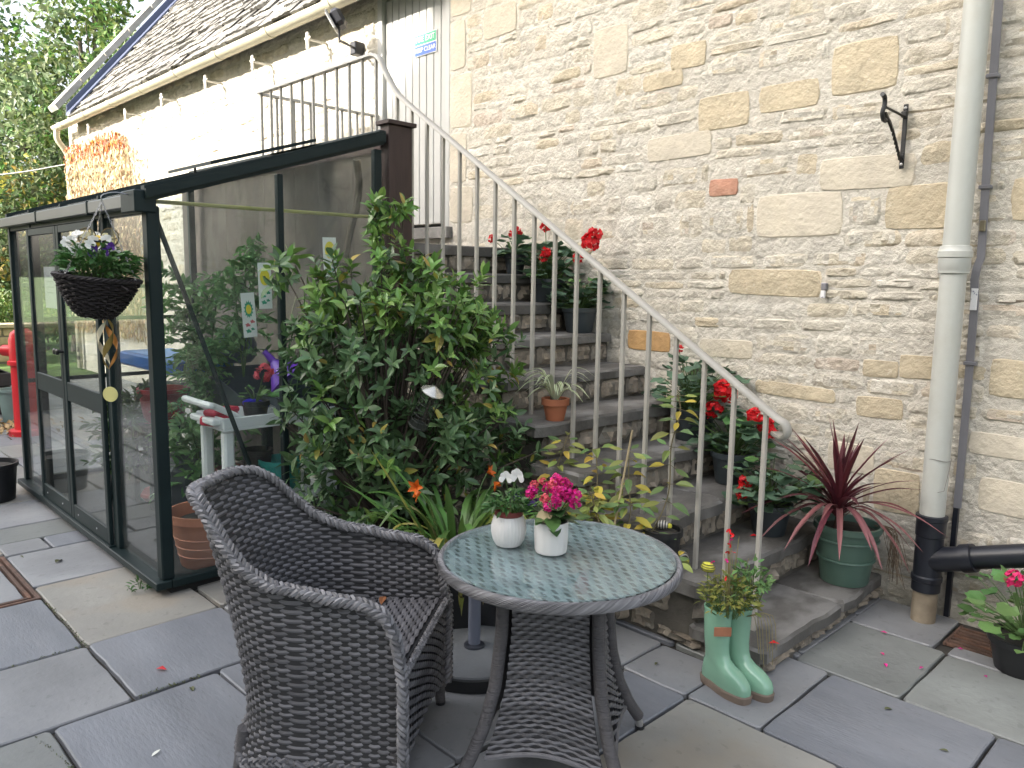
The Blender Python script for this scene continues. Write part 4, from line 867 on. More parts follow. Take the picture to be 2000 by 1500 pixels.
MB_ = MB().tube([(-4.42, 2.30, 1.0), (-4.36, 2.42, 1.5)], .005, 6); tag(MB_.build('garden_cane', mat('pale_cane', (.4, .36, .26), .6)), 'thin pale cane leaning inside the glasshouse', 'cane')
brn = MB(); brn.tube(spline([(-4.15, 2.70, 1.1), (-4.2, 2.66, 1.45), (-4.12, 2.62, 1.75), (-4.1, 2.70, 2.1), (-4.05, 2.66, 2.3)], 20), .022, 8); tag(brn.build('dry_branch', bark), 'dry brown branch leaning up inside the glasshouse gable', 'branch')
# sunflower pictures on the gable glass (children's paintings on card)
def picture(label, y, z, w_, h, kind, tilt):
    t = thing('sunflower_picture', label, 'picture', (GX - .03, y, z), 0, 'painted cards on the glass'); t.rotation_euler = (tilt, 0, 0)
    MB().box(-.001, .001, -w_ / 2, w_ / 2, -h / 2, h / 2).build('card', mat('card_white', (.72, .73, .70), .7, .04), t, smooth=False)
    ye = mat('paint_yellow', (.75, .62, .03), .7, .08, 20); gr_ = mat('paint_green', (.03, .28, .16), .7, .15, 20)
    def disc(r, yy, zz, m_, nm, sz=1, n=20, x=.0014, jag=0):
        rn = random.Random(n); mb = MB(); mb.add([(x, yy + r * (1 - jag * (k % 2)) * math.cos(2 * PI * k / n), zz + sz * r * (1 - jag * (k % 2)) * math.sin(2 * PI * k / n)) for k in range(n)], [tuple(range(n))]); mb.build(nm, m_, t, smooth=False)
    if kind == 0: disc(w_ * .38, 0, h * .18, ye, 'painted_head', 1.5, 20); disc(.006, 0, h * .18, mat('paint_brown', (.1, .05, .02)), 'painted_seed', 1.6, 8, .0018)
    else: disc(w_ * .36, 0, h * .13, gr_, 'painted_petals', 1.8, 26, .0012, .25); disc(w_ * .2, 0, h * .13, ye, 'painted_head', 1.7, 20, .0016)
    for k, (yy, zz, r) in enumerate(((-.012, -h * .22, .016), (.015, -h * .15, .015), (-.01, -h * .36, .017), (.014, -h * .32, .012))):
        disc(r, yy, zz, gr_ if (kind == 0 or k > 1) else mat('paint_pink', (.5, .1, .12)), 'painted_leaf', .8, 9, .0014, .4)
picture('painted card of a yellow sunflower on the gable glass', 2.0, 1.555, .075, .245, 0, .02)
picture('painted card of a green-petalled sunflower, lower on the gable glass', 1.905, 1.40, .075, .235, 1, .06)
picture('painted card half hidden by the bush leaves', 2.40, 1.72, .085, .22, 0, .03)
# notices on the doors
for i, (x, z, w_, h, tl_) in enumerate(((-5.57, 1.515, .27, .26, 'faint white paper notice on the far glasshouse door'), (-5.18, 1.55, .30, .24, 'faint white paper notice on the near glasshouse door'))):
    t = thing('paper_notice', tl_, 'notice', (x, GY - .018, z)); MB().box(-w_ / 2, w_ / 2, 0, .0012, -h / 2, h / 2).build('sheet', mat('paper', (.45, .46, .47), .7, .04), t, smooth=False)
    for k in range(4): MB().box(-w_ * .3, w_ * (.3 - .1 * (k % 2)), -.0008, -.0001, .07 - k * .035, .075 - k * .035).build('text_line', mat('ink_faint', (.3, .3, .32)), t, smooth=False)
for i, (x, z, s_) in enumerate(((-5.66, 1.15, 'far'), (-5.03, 1.14, 'near'))):
    t = thing('door_sticker', 'small black hand-shaped sticker on the %s glasshouse door' % s_, 'sticker', (x, GY - .031, z)); inkm = mat('ink_black', (.01, .01, .01), .6)
    for k in range(3): MB().box(-.008 + k * .012, -.002 + k * .012, 0, .001, .01, .04 + .012 * (k == 1)).build('finger', inkm, t, smooth=False)
    for k in range(4): MB().box(-.03 + k * .017, -.02 + k * .017, 0, .001, -.035, -.012).build('letter', inkm, t, smooth=False)
# ---- hanging basket, bee ornament, spinner on the front corner
HX, HY = -4.02, 1.18
bsk = thing('hanging_basket', 'dark wicker hanging basket of white violas on the glasshouse corner', 'hanging basket', (HX, HY, 1.40))
bsk.rotation_euler = (-.075, .075, 0)
bm = mat('dark_willow', (.022, .018, .019), .6, .3, 10, rand=.4, spec=.35)
prof = lambda v: (.055 + .125 * v ** .62, .185 * v)
MB().lathe([(.05, .004)] + [(prof(v / 8)[0] - .01, prof(v / 8)[1] + .002) for v in range(9)] + [(.15, .165), (.001, .16)], 24).build('liner', soil, bsk)
ns = 28; nr = 17
for r_ in range(nr):
    v = (r_ + .5) / nr; rr, zz = prof(v); mb = MB(); pts = [((rr + .007 * math.cos(ns / 2 * a + PI * (r_ % 2)) + rnd.uniform(-.002, .002)) * math.cos(a), (rr + .007 * math.cos(ns / 2 * a + PI * (r_ % 2))) * math.sin(a), zz + rnd.uniform(-.003, .003)) for a in [2 * PI * k / 84 for k in range(85)]]
    mb.tube(pts, .0062, 5, cap=False); mb.build('willow_strand', bm, bsk)
mb = MB(); 
for k in range(3): mb.tube([((.182 + .006 * math.cos(a * 14 + k * 2.1)) * math.cos(a), (.182 + .006 * math.cos(a * 14 + k * 2.1)) * math.sin(a), .187 + .006 * math.sin(a * 14 + k * 2.1)) for a in [2 * PI * q / 120 for q in range(121)]], .006, 5, cap=False)
mb.build('rim', bm, bsk)
MB().tube([(.15, .05, .17), (.26, .05, .155)], .005, 5).build('loose_end', bm, bsk)
ch = mat('chain_steel', (.35, .35, .36), .35, .1, 10, metal=.8); topz = .54
for k in range(3):
    a = 2 * PI * k / 3 + .9; p0 = V((.175 * math.cos(a), .175 * math.sin(a), .185)); p1 = V((0, 0, topz)); c = MB(); N_ = 26
    for i in range(N_):
        p = p0.lerp(p1, (i + .5) / N_); d = (p1 - p0).normalized(); s = d.orthogonal().normalized() if i % 2 else d.cross(d.orthogonal()).normalized(); hl = (p1 - p0).length / N_ * .72
        c.tube([p + d * hl * math.cos(t_) + s * .0035 * math.sin(t_) for t_ in [2 * PI * j / 8 for j in range(9)]], .0011, 4, cap=False)
    c.build('chain', ch, bsk)
MB().tube(spline([(0, 0, topz), (0, .0, topz + .03), (.0, .06, topz + .052), (0, .13, topz + .045), (0, .15, topz + .02)], 14), .003, 6).build('hook', ch, bsk)
violaL = mat('viola_leaf', (.055, .14, .035), .5, .15, 5, rand=.35, hue=.02, trans=.25)
petW = mat('white_petal', (.8, .8, .78), .5, .04, trans=.3); petP = mat('purple_petal', (.08, .02, .24), .5, .1, trans=.25); petY = mat('yellow_petal', (.75, .55, .02), .5, .08, trans=.2)
def viola_mb(s=1):
    mb = MB()
    for a, r in ((90, 1), (40, .9), (140, .9), (-25, 1.0), (205, 1.0)):
        ca, sa = math.cos(math.radians(a)), math.sin(math.radians(a)); n = 7; vs = [(0, 0, 0)]
        for k in range(n): t_ = -1 + 2 * k / (n - 1); ang = math.radians(a) + t_ * .62; rr = .5 * r * (1 - .25 * t_ * t_); vs.append((rr * math.cos(ang), rr * math.sin(ang), .05 + .08 * (1 - t_ * t_)))
        mb.add(vs, [(0, k, k + 1) for k in range(1, n)])
    return mb
VIO = viola_mb()
def tuft(t, base, r, h, n, lm, seed, lsize=.035, part=40):
    rn = random.Random(seed); P = Pieces(); st = MB()
    for i in range(n):
        a = rn.uniform(0, 6.28); q = rn.random() ** .5 * r; hh = h * rn.uniform(.3, 1) * (1 - .35 * (q / r)); p = V((q * math.cos(a), q * math.sin(a), hh))
        if i % 6 == 0: st.tube([(p.x * .5, p.y * .5, 0), (p.x * .8, p.y * .8, hh * .6), tuple(p)], .0018, 4)
        P.add(rn.choice(LEAF), lm, Matrix.Translation(base) @ frame(p, V((math.cos(a), math.sin(a), rn.uniform(-.2, .8))) + rdir(rn) * .5, rdir(rn, 1.5), lsize * rn.uniform(.7, 1.35)))
    st.v = [tuple(V(v) + V(base)) for v in st.v]; st.build('stem', mat('green_stem', (.08, .14, .04)), t); P.emit(t, 'leaf', part, 'foliage', V(t.location))
tuft(bsk, (0, 0, .17), .16, .19, 640, violaL, 4, .042, 60)
rn = random.Random(8)
for i in range(26):
    a = rn.uniform(0, 6.28); q = rn.random() ** .5 * .12; p = V((q * math.cos(a) - .05, q * math.sin(a) - .02, .17 + rn.uniform(.12, .21)))
    link('flower', VIO.mesh('flower', petW) if i == 0 else bpy.data.meshes['flower'], bsk, basis=frame(p, rdir(rn, .8), V((.7, -.75, .5)) + rdir(rn) * .5, .052))
purp = VIO.mesh('purple_flower', petP); yel = VIO.mesh('yellow_flower', petY)
for i, (x, y, z) in enumerate(((.05, -.04, .33), (.085, .0, .31), (.06, -.05, .29), (.10, .02, .34), (.03, -.03, .32))): link('purple_flower', purp, bsk, basis=frame((x, y, z), (.1, .1, 1), (.7, -.75, .2), .045))
bee = thing('bee_ornament', 'yellow wire-winged bee ornament above the hanging basket', 'ornament', (HX + .0, HY + .03, 1.755))
MB().lathe([(.001, -.03), (.022, -.02), (.03, 0), (.022, .02), (.001, .03)], 16).build('body', mat('bee_yellow', (.65, .45, .02), .4), bee); MB().lathe([(.0305, -.006), (.0315, 0), (.0305, .006)], 16).build('stripe', blackpot, bee); MB().lathe([(.001, -.012), (.014, -.008), (.017, 0), (.012, .01), (.001, .013)], 12).build('head', blackpot, bee, loc=(.02, .02, -.025))
for s in (-1, 1):
    wg = [(s * .7 * (.03 + .07 * math.sin(t_)), s * .7 * (.03 + .07 * math.sin(t_)), .01 + .055 * math.cos(t_) + .03) for t_ in [PI * k / 10 * 1.0 for k in range(11)]]; wg = [(s * .015, s * .015, 0)] + [(s * (.038 + .03 * math.cos(t_)) , s * (.038 + .03 * math.cos(t_)), .02 + .042 * math.sin(t_)) for t_ in [2 * PI * k / 18 for k in range(19)]]
    MB().tube(wg, .003, 5).build('wing_wire', mat('bronze_wire', (.10, .08, .04), .4, metal=.6), bee)
    MB().add(wg[1:-1], [tuple(range(18))]).build('wing_film', glass('wing_film', (.85, .8, .5), .25), bee, smooth=False)
sp = thing('wind_spinner', 'copper and cream spiral wind spinner hanging below the basket', 'ornament', (HX + .02, HY + .04, 1.03))
for k, m_ in ((0, mat('copper_leaf', (.5, .22, .06), .35, .1, metal=.4)), (1, mat('cream_leaf', (.6, .55, .4), .4)), (2, mat('olive_leaf', (.25, .18, .05), .4, metal=.3))):
    mb = MB(); vs = []; n = 24
    for i in range(n + 1):
        t_ = i / n; a = t_ * 2 * PI * .6 + k * 2.1; r = .042 * math.sin(PI * t_); w_ = .026 * math.sin(PI * t_) + .002; vs += [(r * math.cos(a), r * math.sin(a), .12 + .25 * t_ - w_), (r * math.cos(a) * 1.1, r * math.sin(a) * 1.1, .12 + .25 * t_ + w_)]
    mb.add(vs, [(2 * i, 2 * i + 2, 2 * i + 3, 2 * i + 1) for i in range(n)]); mb.build('spiral_leaf', m_, sp)
mb = MB(); mb.tube([(0, 0, .36), (0, 0, .42)], .0012, 4); mb.tube([(0, 0, .13), (0, 0, .04)], .0012, 4); mb.build('cord', ch, sp)
dsc = MB().lathe([(.001, -.002), (.036, -.002), (.037, 0), (.036, .002), (.001, .002)], 24); dsc.v = [(p[0] * .75 , p[0] * .66 + p[2], p[1]) for p in dsc.v]; dsc.build('yellow_disc', mat('pale_yellow', (.6, .55, .22), .5, .05), sp)
# ================================================================== wicker chair and table
rnd = random.Random(33)
wick = mat('grey_rattan', (.108, .107, .115), .5, .18, 12, rand=.35, spec=.4)
wickL = mat('grey_rattan_edge', (.15, .148, .155), .48, .18, 12, rand=.4, spec=.4)
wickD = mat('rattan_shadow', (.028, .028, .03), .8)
legM = mat('rattan_wrap', (.075, .072, .076), .5, .15, 8, bump=.9, bscale=70, stretch=(.2, .2, 3))
def weave(mb, S, nu, rows, amp, hgt, spu=4, thick=.0022, u0=0, u1=1, mask=None):
    # strands along u, passing over and under nu stakes; S(u, v) -> (point, normal)
    for r, v in enumerate(rows):
        n = nu * spu; vs = []; cur = []
        hv = hgt[r] if isinstance(hgt, list) else hgt
        for i in range(n + 1):
            u = u0 + (u1 - u0) * i / n
            if mask and not mask(u, v):
                if len(cur) > 1: strip(mb, cur)
                cur = []; continue
            P, N, Tv = S(u, v); a = amp * math.cos(PI * (i / spu + r))
            c = P + N * a
            cur.append((c + Tv * hv * .5, c + N * thick, c - Tv * hv * .5, c - N * thick))
        if len(cur) > 1: strip(mb, cur)
def strip(mb, cur):
    vs = [p for q in cur for p in q]; fs = []
    for i in range(len(cur) - 1):
        for j in range(4): fs.append((i * 4 + j, i * 4 + (j + 1) % 4, i * 4 + 4 + (j + 1) % 4, i * 4 + 4 + j))
    mb.add(vs, fs)
def braid(path, normal, wd=.022, th=.008, pitch=.085, strands=5, r=.0062):
    L = [0]
    for a, b_ in zip(path, path[1:]): L.append(L[-1] + (b_ - a).length)
    mb = MB(); k = len(path)
    for s in range(strands):
        pts = []
        for i, p in enumerate(path):
            t = (path[min(i + 1, k - 1)] - path[max(i - 1, 0)]).normalized(); n = normal[i] if isinstance(normal, list) else V(normal); n = (n - t * n.dot(t)).normalized(); l = t.cross(n)
            th_ = 2 * PI * (L[i] / pitch + s / strands); pts.append(p + l * wd * math.sin(th_) + n * th * math.sin(2 * th_))
        mb.tube(pts, r, 5, flat=1.25)
    return mb
# ---- chair: local u = forward (+X), v = left (+Y)
CH_A = math.atan2(.61, .79)
chair = thing('wicker_armchair', 'grey woven wicker tub armchair beside the round table', 'chair', (-1.985, 1.555, 0), CH_A)
def plan(s, z):
    # s 0..1 from near arm front round the back to far arm front ; z height
    hwf = .29; t = min(1, max(0, (z - .1) / .8)); back = -.56 - .2 * t ** 1.6; fl_ = max(0, 1 - z / .26) ** 2; back -= .11 * fl_; hw = .285 + .03 * t + .035 * fl_
    L1 = .30; R_ = hw; arc = PI * R_
    fr0 = 0.0 - .0 * t
    tot = 2 * L1 + arc; q = s * tot
    cx = -L1
    dep = (-back - L1)                                   # depth of the back ellipse
    if q < L1: p = (fr0 - q, -hw)
    elif q < L1 + arc:
        a = (q - L1) / arc * PI; p = (cx - dep * max(0, math.sin(a)) ** (.6 + .2 * t), -hw * math.copysign(abs(math.cos(a)) ** (.62 + .2 * t), math.cos(a)))
    else: p = (cx + (q - L1 - arc), hw)
    return V((p[0], p[1], z))
def topz(s):
    q = abs(s - .5) * 2                                  # 0 at back, 1 at arm fronts
    return interp([(0, .90), (.14, .905), (.24, .895), (.31, .855), (.38, .775), (.45, .712), (.55, .668), (.7, .645), (.86, .632), (.94, .60), (.985, .53), (1.0, .44)], q)
def botz(s):
    q = abs(s - .5) * 2
    return interp([(0, .115), (.25, .09), (.38, .06), (.55, .095), (.8, .095), (.95, .07), (1, .055)], q)
def Sch(s, v):
    z0, z1 = botz(s), topz(s); z = z0 + (z1 - z0) * v; e = .004
    P = plan(s, z); a = plan(max(0, s - e), z); b_ = plan(min(1, s + e), z); T_ = (b_ - a).normalized(); up = (plan(s, z + .02) - P).normalized(); N = T_.cross(up).normalized(); return P, N, up
# rows at constant height
class _: pass
def Sz(s, z):
    e = .004; P = plan(s, z); a = plan(max(0, s - e), z); b_ = plan(min(1, s + e), z); T_ = (b_ - a).normalized(); up = (plan(s, z + .02) - P).normalized(); return P, T_.cross(up).normalized(), up
nrow = 58; rows = [.055 + k * .015 for k in range(nrow)]
mb = MB(); weave(mb, Sz, 54, rows, .0042, .0138, 4, .0028, mask=lambda s, z: botz(s) < z < topz(s) - .004); mb.build('shell_weave', wick, chair)['kind'] = 'stuff'
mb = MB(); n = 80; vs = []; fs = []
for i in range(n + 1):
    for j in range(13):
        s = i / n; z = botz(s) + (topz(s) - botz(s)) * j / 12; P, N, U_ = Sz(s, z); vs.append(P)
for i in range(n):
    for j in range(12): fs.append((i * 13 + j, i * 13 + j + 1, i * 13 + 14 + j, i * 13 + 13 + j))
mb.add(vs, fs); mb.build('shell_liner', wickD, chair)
pth = []; nm = []
for i in range(321):
    s = i / 320; P, N, U_ = Sz(s, topz(s)); q = abs(s - .5) * 2
    pth.append(P + V((0, 0, .004))); f = max(0, (q - .93) / .07); nm.append((V((0, 0, 1)) * (1 - f) + V((1, 0, 0)) * f + U_ * .2).normalized())
pth = [V((.012, -.315, z)) for z in (.07, .13, .18, .24, .3, .36, .40)] + pth + [V((.012, .315, z)) for z in (.40, .36, .3, .24, .18, .13, .07)]
nm = [V((1, 0, .1))] * 7 + nm + [V((1, 0, .1))] * 7
dense = []; nd = []
for i in range(len(pth) - 1):
    st_ = max(1, int((pth[i + 1] - pth[i]).length / .007))
    for k in range(st_): dense.append(pth[i].lerp(pth[i + 1], k / st_)); nd.append(nm[i].lerp(nm[i + 1], k / st_))
braid(dense, nd, .021, .009, .095, 5, .0068).build('braided_rim', wickL, chair)
pth = [Sz(i / 160, botz(i / 160))[0] for i in range(161)]; braid([V(p) for p in pth], [Sz(i / 160, .15)[1] for i in range(161)], .012, .006, .07, 3, .006).build('base_braid', wick, chair)
# seat and front apron
def Sseat(u, v): return V((-.01 - .56 * v, -.285 + .57 * u, .415 - .035 * v + .006 * math.sin(PI * u))), V((0, 0, 1)), V((-1, 0, 0))
inside = lambda u, v: True if v < .5 else (abs(u - .5) * 2) < math.sqrt(max(0, 1 - ((v - .5) / .52) ** 2))
mb = MB(); weave(mb, Sseat, 20, [k / 36 for k in range(1, 36)], .004, .014, 4, .0024, mask=inside); mb.build('seat_weave', mat('grey_rattan_seat', (.10, .098, .105), .5, .18, 12, rand=.35, spec=.4), chair)['kind'] = 'stuff'
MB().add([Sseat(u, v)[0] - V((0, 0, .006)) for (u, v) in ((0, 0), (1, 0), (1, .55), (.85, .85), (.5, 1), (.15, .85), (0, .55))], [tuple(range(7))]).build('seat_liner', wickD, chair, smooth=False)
def Sap(u, v): 
    z = .09 + .05 * math.sin(PI * u) + (.405 - .09 - .05 * math.sin(PI * u)) * v; return V((.004, -.29 + .58 * u, z)), V((1, 0, 0)), V((0, 0, 1))
mb = MB(); weave(mb, Sap, 20, [k / 19 for k in range(20)], .0042, .015, 4, .0024); mb.build('front_apron', wick, chair)['kind'] = 'stuff'
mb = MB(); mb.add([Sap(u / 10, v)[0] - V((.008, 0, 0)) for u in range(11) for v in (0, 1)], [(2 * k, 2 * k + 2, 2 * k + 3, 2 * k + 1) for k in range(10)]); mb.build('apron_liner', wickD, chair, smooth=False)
braid([V((.01, -.29 + .58 * k / 90, .415)) for k in range(91)], (1, 0, 1), .008, .005, .05, 3, .005).build('seat_edge', wickL, chair)
for (x, y, dx) in ((-.02, -.275, .01), (-.02, .275, .01), (-.535, -.235, -.025), (-.535, .235, -.025)):
    MB().tube([(x, y, .16), (x + dx * .5, y, .08), (x + dx, y * 1.02, .012)], [.024, .022, .019], 12).build('leg', legM, chair); MB().lathe([(.018, 0), (.019, .012), (.001, .0125)], 10).build('foot', blackpot, chair, loc=(x + dx, y * 1.02, 0))
# ---- table
TC = V((-1.625, 1.822, 0)); TZ = .725
table = thing('wicker_table', 'round grey wicker bistro table with a clouded glass top', 'table', TC, math.radians(-12))
def Sd(u, v): return V((-.37 + .74 * u, -.37 + .74 * v, TZ - .0135)), V((0, 0, 1)), V((0, 1, 0))
mb = MB(); weave(mb, Sd, 20, [(k + .5) / 38 for k in range(38)], .0042, .0172, 4, .0022, mask=lambda u, v: (u - .5) ** 2 + (v - .5) ** 2 < .245); mb.build('top_weave', mat('grey_rattan_top', (.23, .255, .265), .5, .15, 9, rand=.3), table)['kind'] = 'stuff'
MB().lathe([(.001, TZ - .035), (.37, TZ - .035), (.37, TZ - .027), (.001, TZ - .027)], 48).build('top_board', wickD, table)
gm2 = bpy.data.materials.new('table_glass'); MATS['table_glass'] = gm2; gm2.use_nodes = True; t_ = gm2.node_tree; N_ = t_.nodes; Lk = t_.links; N_.remove(N_['Principled BSDF'])
trn = N_.new('ShaderNodeBsdfTransparent'); trn.inputs[0].default_value = (.88, .94, .93, 1); gls = N_.new('ShaderNodeBsdfGlossy'); gls.inputs['Roughness'].default_value = .09
df = N_.new('ShaderNodeBsdfDiffuse'); df.inputs[0].default_value = (.38, .47, .49, 1); fr = fresnel2(N_, Lk, 1.45)
nz = N_.new('ShaderNodeTexNoise'); nz.inputs['Scale'].default_value = 9; nz.inputs['Detail'].default_value = 8; nz.inputs['Roughness'].default_value = .7; tc = N_.new('ShaderNodeTexCoord'); Lk.new(tc.outputs['Object'], nz.inputs[0])
mr = N_.new('ShaderNodeMapRange'); Lk.new(nz.outputs[0], mr.inputs[0]); mr.inputs[1].default_value = .42; mr.inputs[2].default_value = .72; mr.inputs[3].default_value = .07; mr.inputs[4].default_value = .26
nz2 = N_.new('ShaderNodeTexNoise'); nz2.inputs['Scale'].default_value = 55; nz2.inputs['Detail'].default_value = 2; Lk.new(tc.outputs['Object'], nz2.inputs[0]); m2_ = N_.new('ShaderNodeMapRange'); Lk.new(nz2.outputs[0], m2_.inputs[0]); m2_.inputs[1].default_value = .69; m2_.inputs[2].default_value = .73; m2_.inputs[4].default_value = .5
mxv = N_.new('ShaderNodeMath'); mxv.operation = 'MAXIMUM'; Lk.new(mr.outputs[0], mxv.inputs[0]); Lk.new(m2_.outputs[0], mxv.inputs[1])
a_ = N_.new('ShaderNodeMixShader'); Lk.new(fr.outputs[0], a_.inputs[0]); Lk.new(trn.outputs[0], a_.inputs[1]); Lk.new(gls.outputs[0], a_.inputs[2]); b_ = N_.new('ShaderNodeMixShader'); Lk.new(mxv.outputs[0], b_.inputs[0]); Lk.new(a_.outputs[0], b_.inputs[1]); Lk.new(df.outputs[0], b_.inputs[2]); Lk.new(b_.outputs[0], N_['Material Output'].inputs[0])
MB().lathe([(.001, TZ - .004), (.372, TZ - .004), (.374, TZ - .002), (.372, TZ + .001), (.001, TZ + .001)], 72).build('glass_top', gm2, table)
circ = lambda r, z, n=420: [V((r * math.cos(2 * PI * k / n), r * math.sin(2 * PI * k / n), z)) for k in range(n + 1)]
cp = circ(.383, TZ - .02); mb = MB()
for s in range(16):                                       # binding wound round the rim
    pts = []
    for i, p in enumerate(cp):
        a = 2 * PI * (i / 420 * 16 + s / 16); rad = V((p.x, p.y, 0)).normalized(); pts.append(p + rad * .009 * math.cos(a) + V((0, 0, .0145 * math.sin(a))))
    mb.tube(pts, .0042, 4, cap=False)
mb.build('bound_rim', wickL, table); MB().lathe([(.365, TZ - .034), (.387, TZ - .034), (.388, TZ - .022), (.388, TZ - .006), (.376, TZ - .006)], 64, cap=False).build('rim_core', wickD, table)
legp = lambda t: interp([(0, .21), (.3, .215), (.55, .235), (.75, .275), (.9, .325), (1, .372)], t)
LA = [PI / 2 * k for k in range(4)]
for a in LA:
    pts = [(legp(t) * math.cos(a), legp(t) * math.sin(a), .695 - (.695 - .05) * t) for t in [k / 16 for k in range(17)]]; MB().tube(pts, .021, 12).build('leg', legM, table)
    MB().tube([(.369 * math.cos(a), .369 * math.sin(a), .055), (.380 * math.cos(a), .380 * math.sin(a), .012)], .014, 10).build('leg_tip', mat('aluminium', (.5, .5, .5), .35, metal=.8), table); MB().lathe([(.017, 0), (.018, .012), (.001, .0125)], 10).build('foot', blackpot, table, loc=(.381 * math.cos(a), .381 * math.sin(a), 0))
for k in range(4):
    a0, a1 = LA[k], LA[k] + PI / 2
    def Sp(u, v, a0=a0, a1=a1):
        zb = .12 + .03 * math.sin(PI * u); z = zb + (.69 - zb) * v; t = (.695 - z) / .645; r = legp(t) - .012; p0 = V((r * math.cos(a0), r * math.sin(a0), z)); p1 = V((r * math.cos(a1), r * math.sin(a1), z)); d = (p1 - p0).normalized(); N = V((d.y, -d.x, 0)); return p0.lerp(p1, .075 + .85 * u) + N * (.0), N, V((0, 0, 1))
    mb = MB(); weave(mb, Sp, 12, [i / 40 for i in range(41)], .0042, .0136, 4, .0026); mb.build('side_panel', wick, table)['kind'] = 'stuff'
    mb = MB(); mb.add([Sp(u / 8, v / 8)[0] - Sp(u / 8, v / 8)[1] * .007 for u in range(9) for v in range(9)], [(i * 9 + j, i * 9 + j + 1, i * 9 + 10 + j, i * 9 + 9 + j) for i in range(8) for j in range(8)]); mb.build('panel_liner', wickD, table)
    mb = MB(); mb.tube([Sp(i / 30, 0)[0] for i in range(31)], .008, 6); mb.build('panel_edge', wick, table)
# ---- parasol base
ub = thing('parasol_base', 'grey concrete parasol base with a steel tube behind the table', 'parasol base', (-2.315, 2.075, 0))
MB().lathe([(.25, 0), (.252, .005), (.252, .05), (.24, .052), (.001, .052)], 48).build('black_skirt', blackpot, ub)
MB().lathe([(.24, .0525), (.236, .060), (.05, .078), (.001, .078)], 48).build('disc', mat('concrete_grey', (.13, .14, .15), .75, .15, 6, .3, 60), ub)
MB().lathe([(.045, .074), (.043, .086), (.028, .092), (.001, .092)], 24).build('socket', mat('dark_zinc', (.05, .055, .07), .4, metal=.5), ub)
MB().lathe([(.026, .088), (.026, .40), (.022, .40), (.022, .3), (.001, .3)], 24).build('tube', mat('blue_grey_steel', (.17, .19, .25), .45, .1, metal=.4), ub)
MB().tube([(.02, 0, .37), (.06, .02, .37)], .007, 6).build('clamp_screw', blackpot, ub)
# dry leaf on the chair seat
lf = tag(link('fallen_leaf', LEAF[1].mesh('fallen_leaf', mat('brown_leaf', (.25, .10, .04), .7, .2, 10, rand=.3)), None, basis=frame((-2.33, 1.63, .415), (.6, -.6, .1), (0, 0, 1), .06)), 'curled brown leaf on the seat of the wicker chair', 'leaf')
# ================================================================== plants
rnd = random.Random(77)
stemM = mat('green_stem', (.08, .14, .04), .6)
# ---- big evergreen bush in its tub
BU = V((-3.22, 2.28, 0))
bush = thing('evergreen_bush', 'large glossy evergreen bush between the glasshouse and the stairs', 'bush', BU)
bl1 = mat('bush_leaf', (.088, .16, .068), .36, .15, 6, rand=.42, hue=.018, trans=.16, spec=.5)
bl2 = mat('bush_leaf_young', (.15, .27, .065), .36, .15, 6, rand=.3, hue=.02, trans=.22, spec=.5)
bl3 = mat('bush_leaf_yellow', (.32, .27, .06), .45, .2, 6, rand=.35, hue=.03, trans=.2)
rv = V((.70, .713, 0)); fv = V((-.713, .70, 0))
blobs = [((.0, 0, 1.15), (.56, .36, .5)), ((-.2, -.02, 1.3), (.32, .3, .38)), ((.22, .0, 1.42), (.36, .3, .3)), ((.45, .05, 1.1), (.28, .26, .38)), ((-.3, -.05, .92), (.28, .28, .32)), ((.1, -.02, .75), (.55, .34, .32)), ((-.15, -.1, .55), (.42, .3, .25)), ((.46, -.03, .72), (.34, .25, .27)), ((.02, 0, 1.7), (.17, .14, .15)), ((.05, 0, 1.95), (.09, .08, .1)), ((-.06, 0, 1.93), (.05, .05, .12)), ((-.52, 0, 1.66), (.1, .1, .19)), ((.24, 0, 1.62), (.2, .16, .15)), ((-.22, 0, 1.58), (.22, .18, .16)), ((.42, .0, 1.4), (.2, .18, .2))]
P = Pieces(); st = MB(); rn = random.Random(5)
def rosette(p, d, n, s, m_):
    d = d.normalized(); a0 = rn.uniform(0, 6.28); s1 = d.orthogonal().normalized(); s2 = d.cross(s1)
    for k in range(n):
        a = a0 + k * 2.4; el = .25 + .75 * (k / n); out = (s1 * math.cos(a) + s2 * math.sin(a)) * (1.15 - el * .7) + d * el * .8; b_ = p - d * (1 - k / n) * s * .9
        mm = m_ if rn.random() > .025 else bl3
        P.add(rn.choice(LEAF), mm, frame(b_, out, d + V((0, 0, .3)) - out * .2, s * rn.uniform(.75, 1.2)))
tot = sum(r[0] * r[1] * r[2] for c, r in blobs)
for (c, r) in blobs:
    k = max(9, int(560 * (r[0] * r[1] * r[2] / tot) ** .85 * 1.0))
    for q in range(k):
        d = rdir(rn, .15); rad = rn.uniform(.35, 1.05) ** .6
        lp = V((c[0] + d.x * r[0] * rad, c[1] + d.y * r[1] * rad, c[2] + d.z * r[2] * rad)); p = rv * lp.x + fv * lp.y + V((0, 0, lp.z))
        if p.x + BU.x < -3.83 or p.z < .3: continue
        dd = (rv * d.x + fv * d.y + V((0, 0, d.z + .55))).normalized(); young = (lp.z > 1.35 and rn.random() < .7) or (lp.x > .3 and lp.z > .95 and rn.random() < .5) or rn.random() < .08
        rosette(p, dd, rn.randint(6, 10), rn.uniform(.055, .083), bl2 if young else bl1)
        if q % 5 == 0: st.tube(spline([(lp.x * .05 * rv.x, lp.x * .05 * rv.y, .3), (p.x * .5, p.y * .5, p.z * .6 + .1), tuple(p - dd * .03)], 6), [.009, .008, .007, .006, .005, .004, .003], 5)
st.tube([(0, 0, .25), (.02, 0, .6), (-.03, .02, 1.1)], [.03, .025, .015], 8); st.build('branches', mat('bush_twig', (.06, .045, .035), .8, .2, 12), bush)
P.emit(bush, 'leaf', 300, 'foliage', BU)
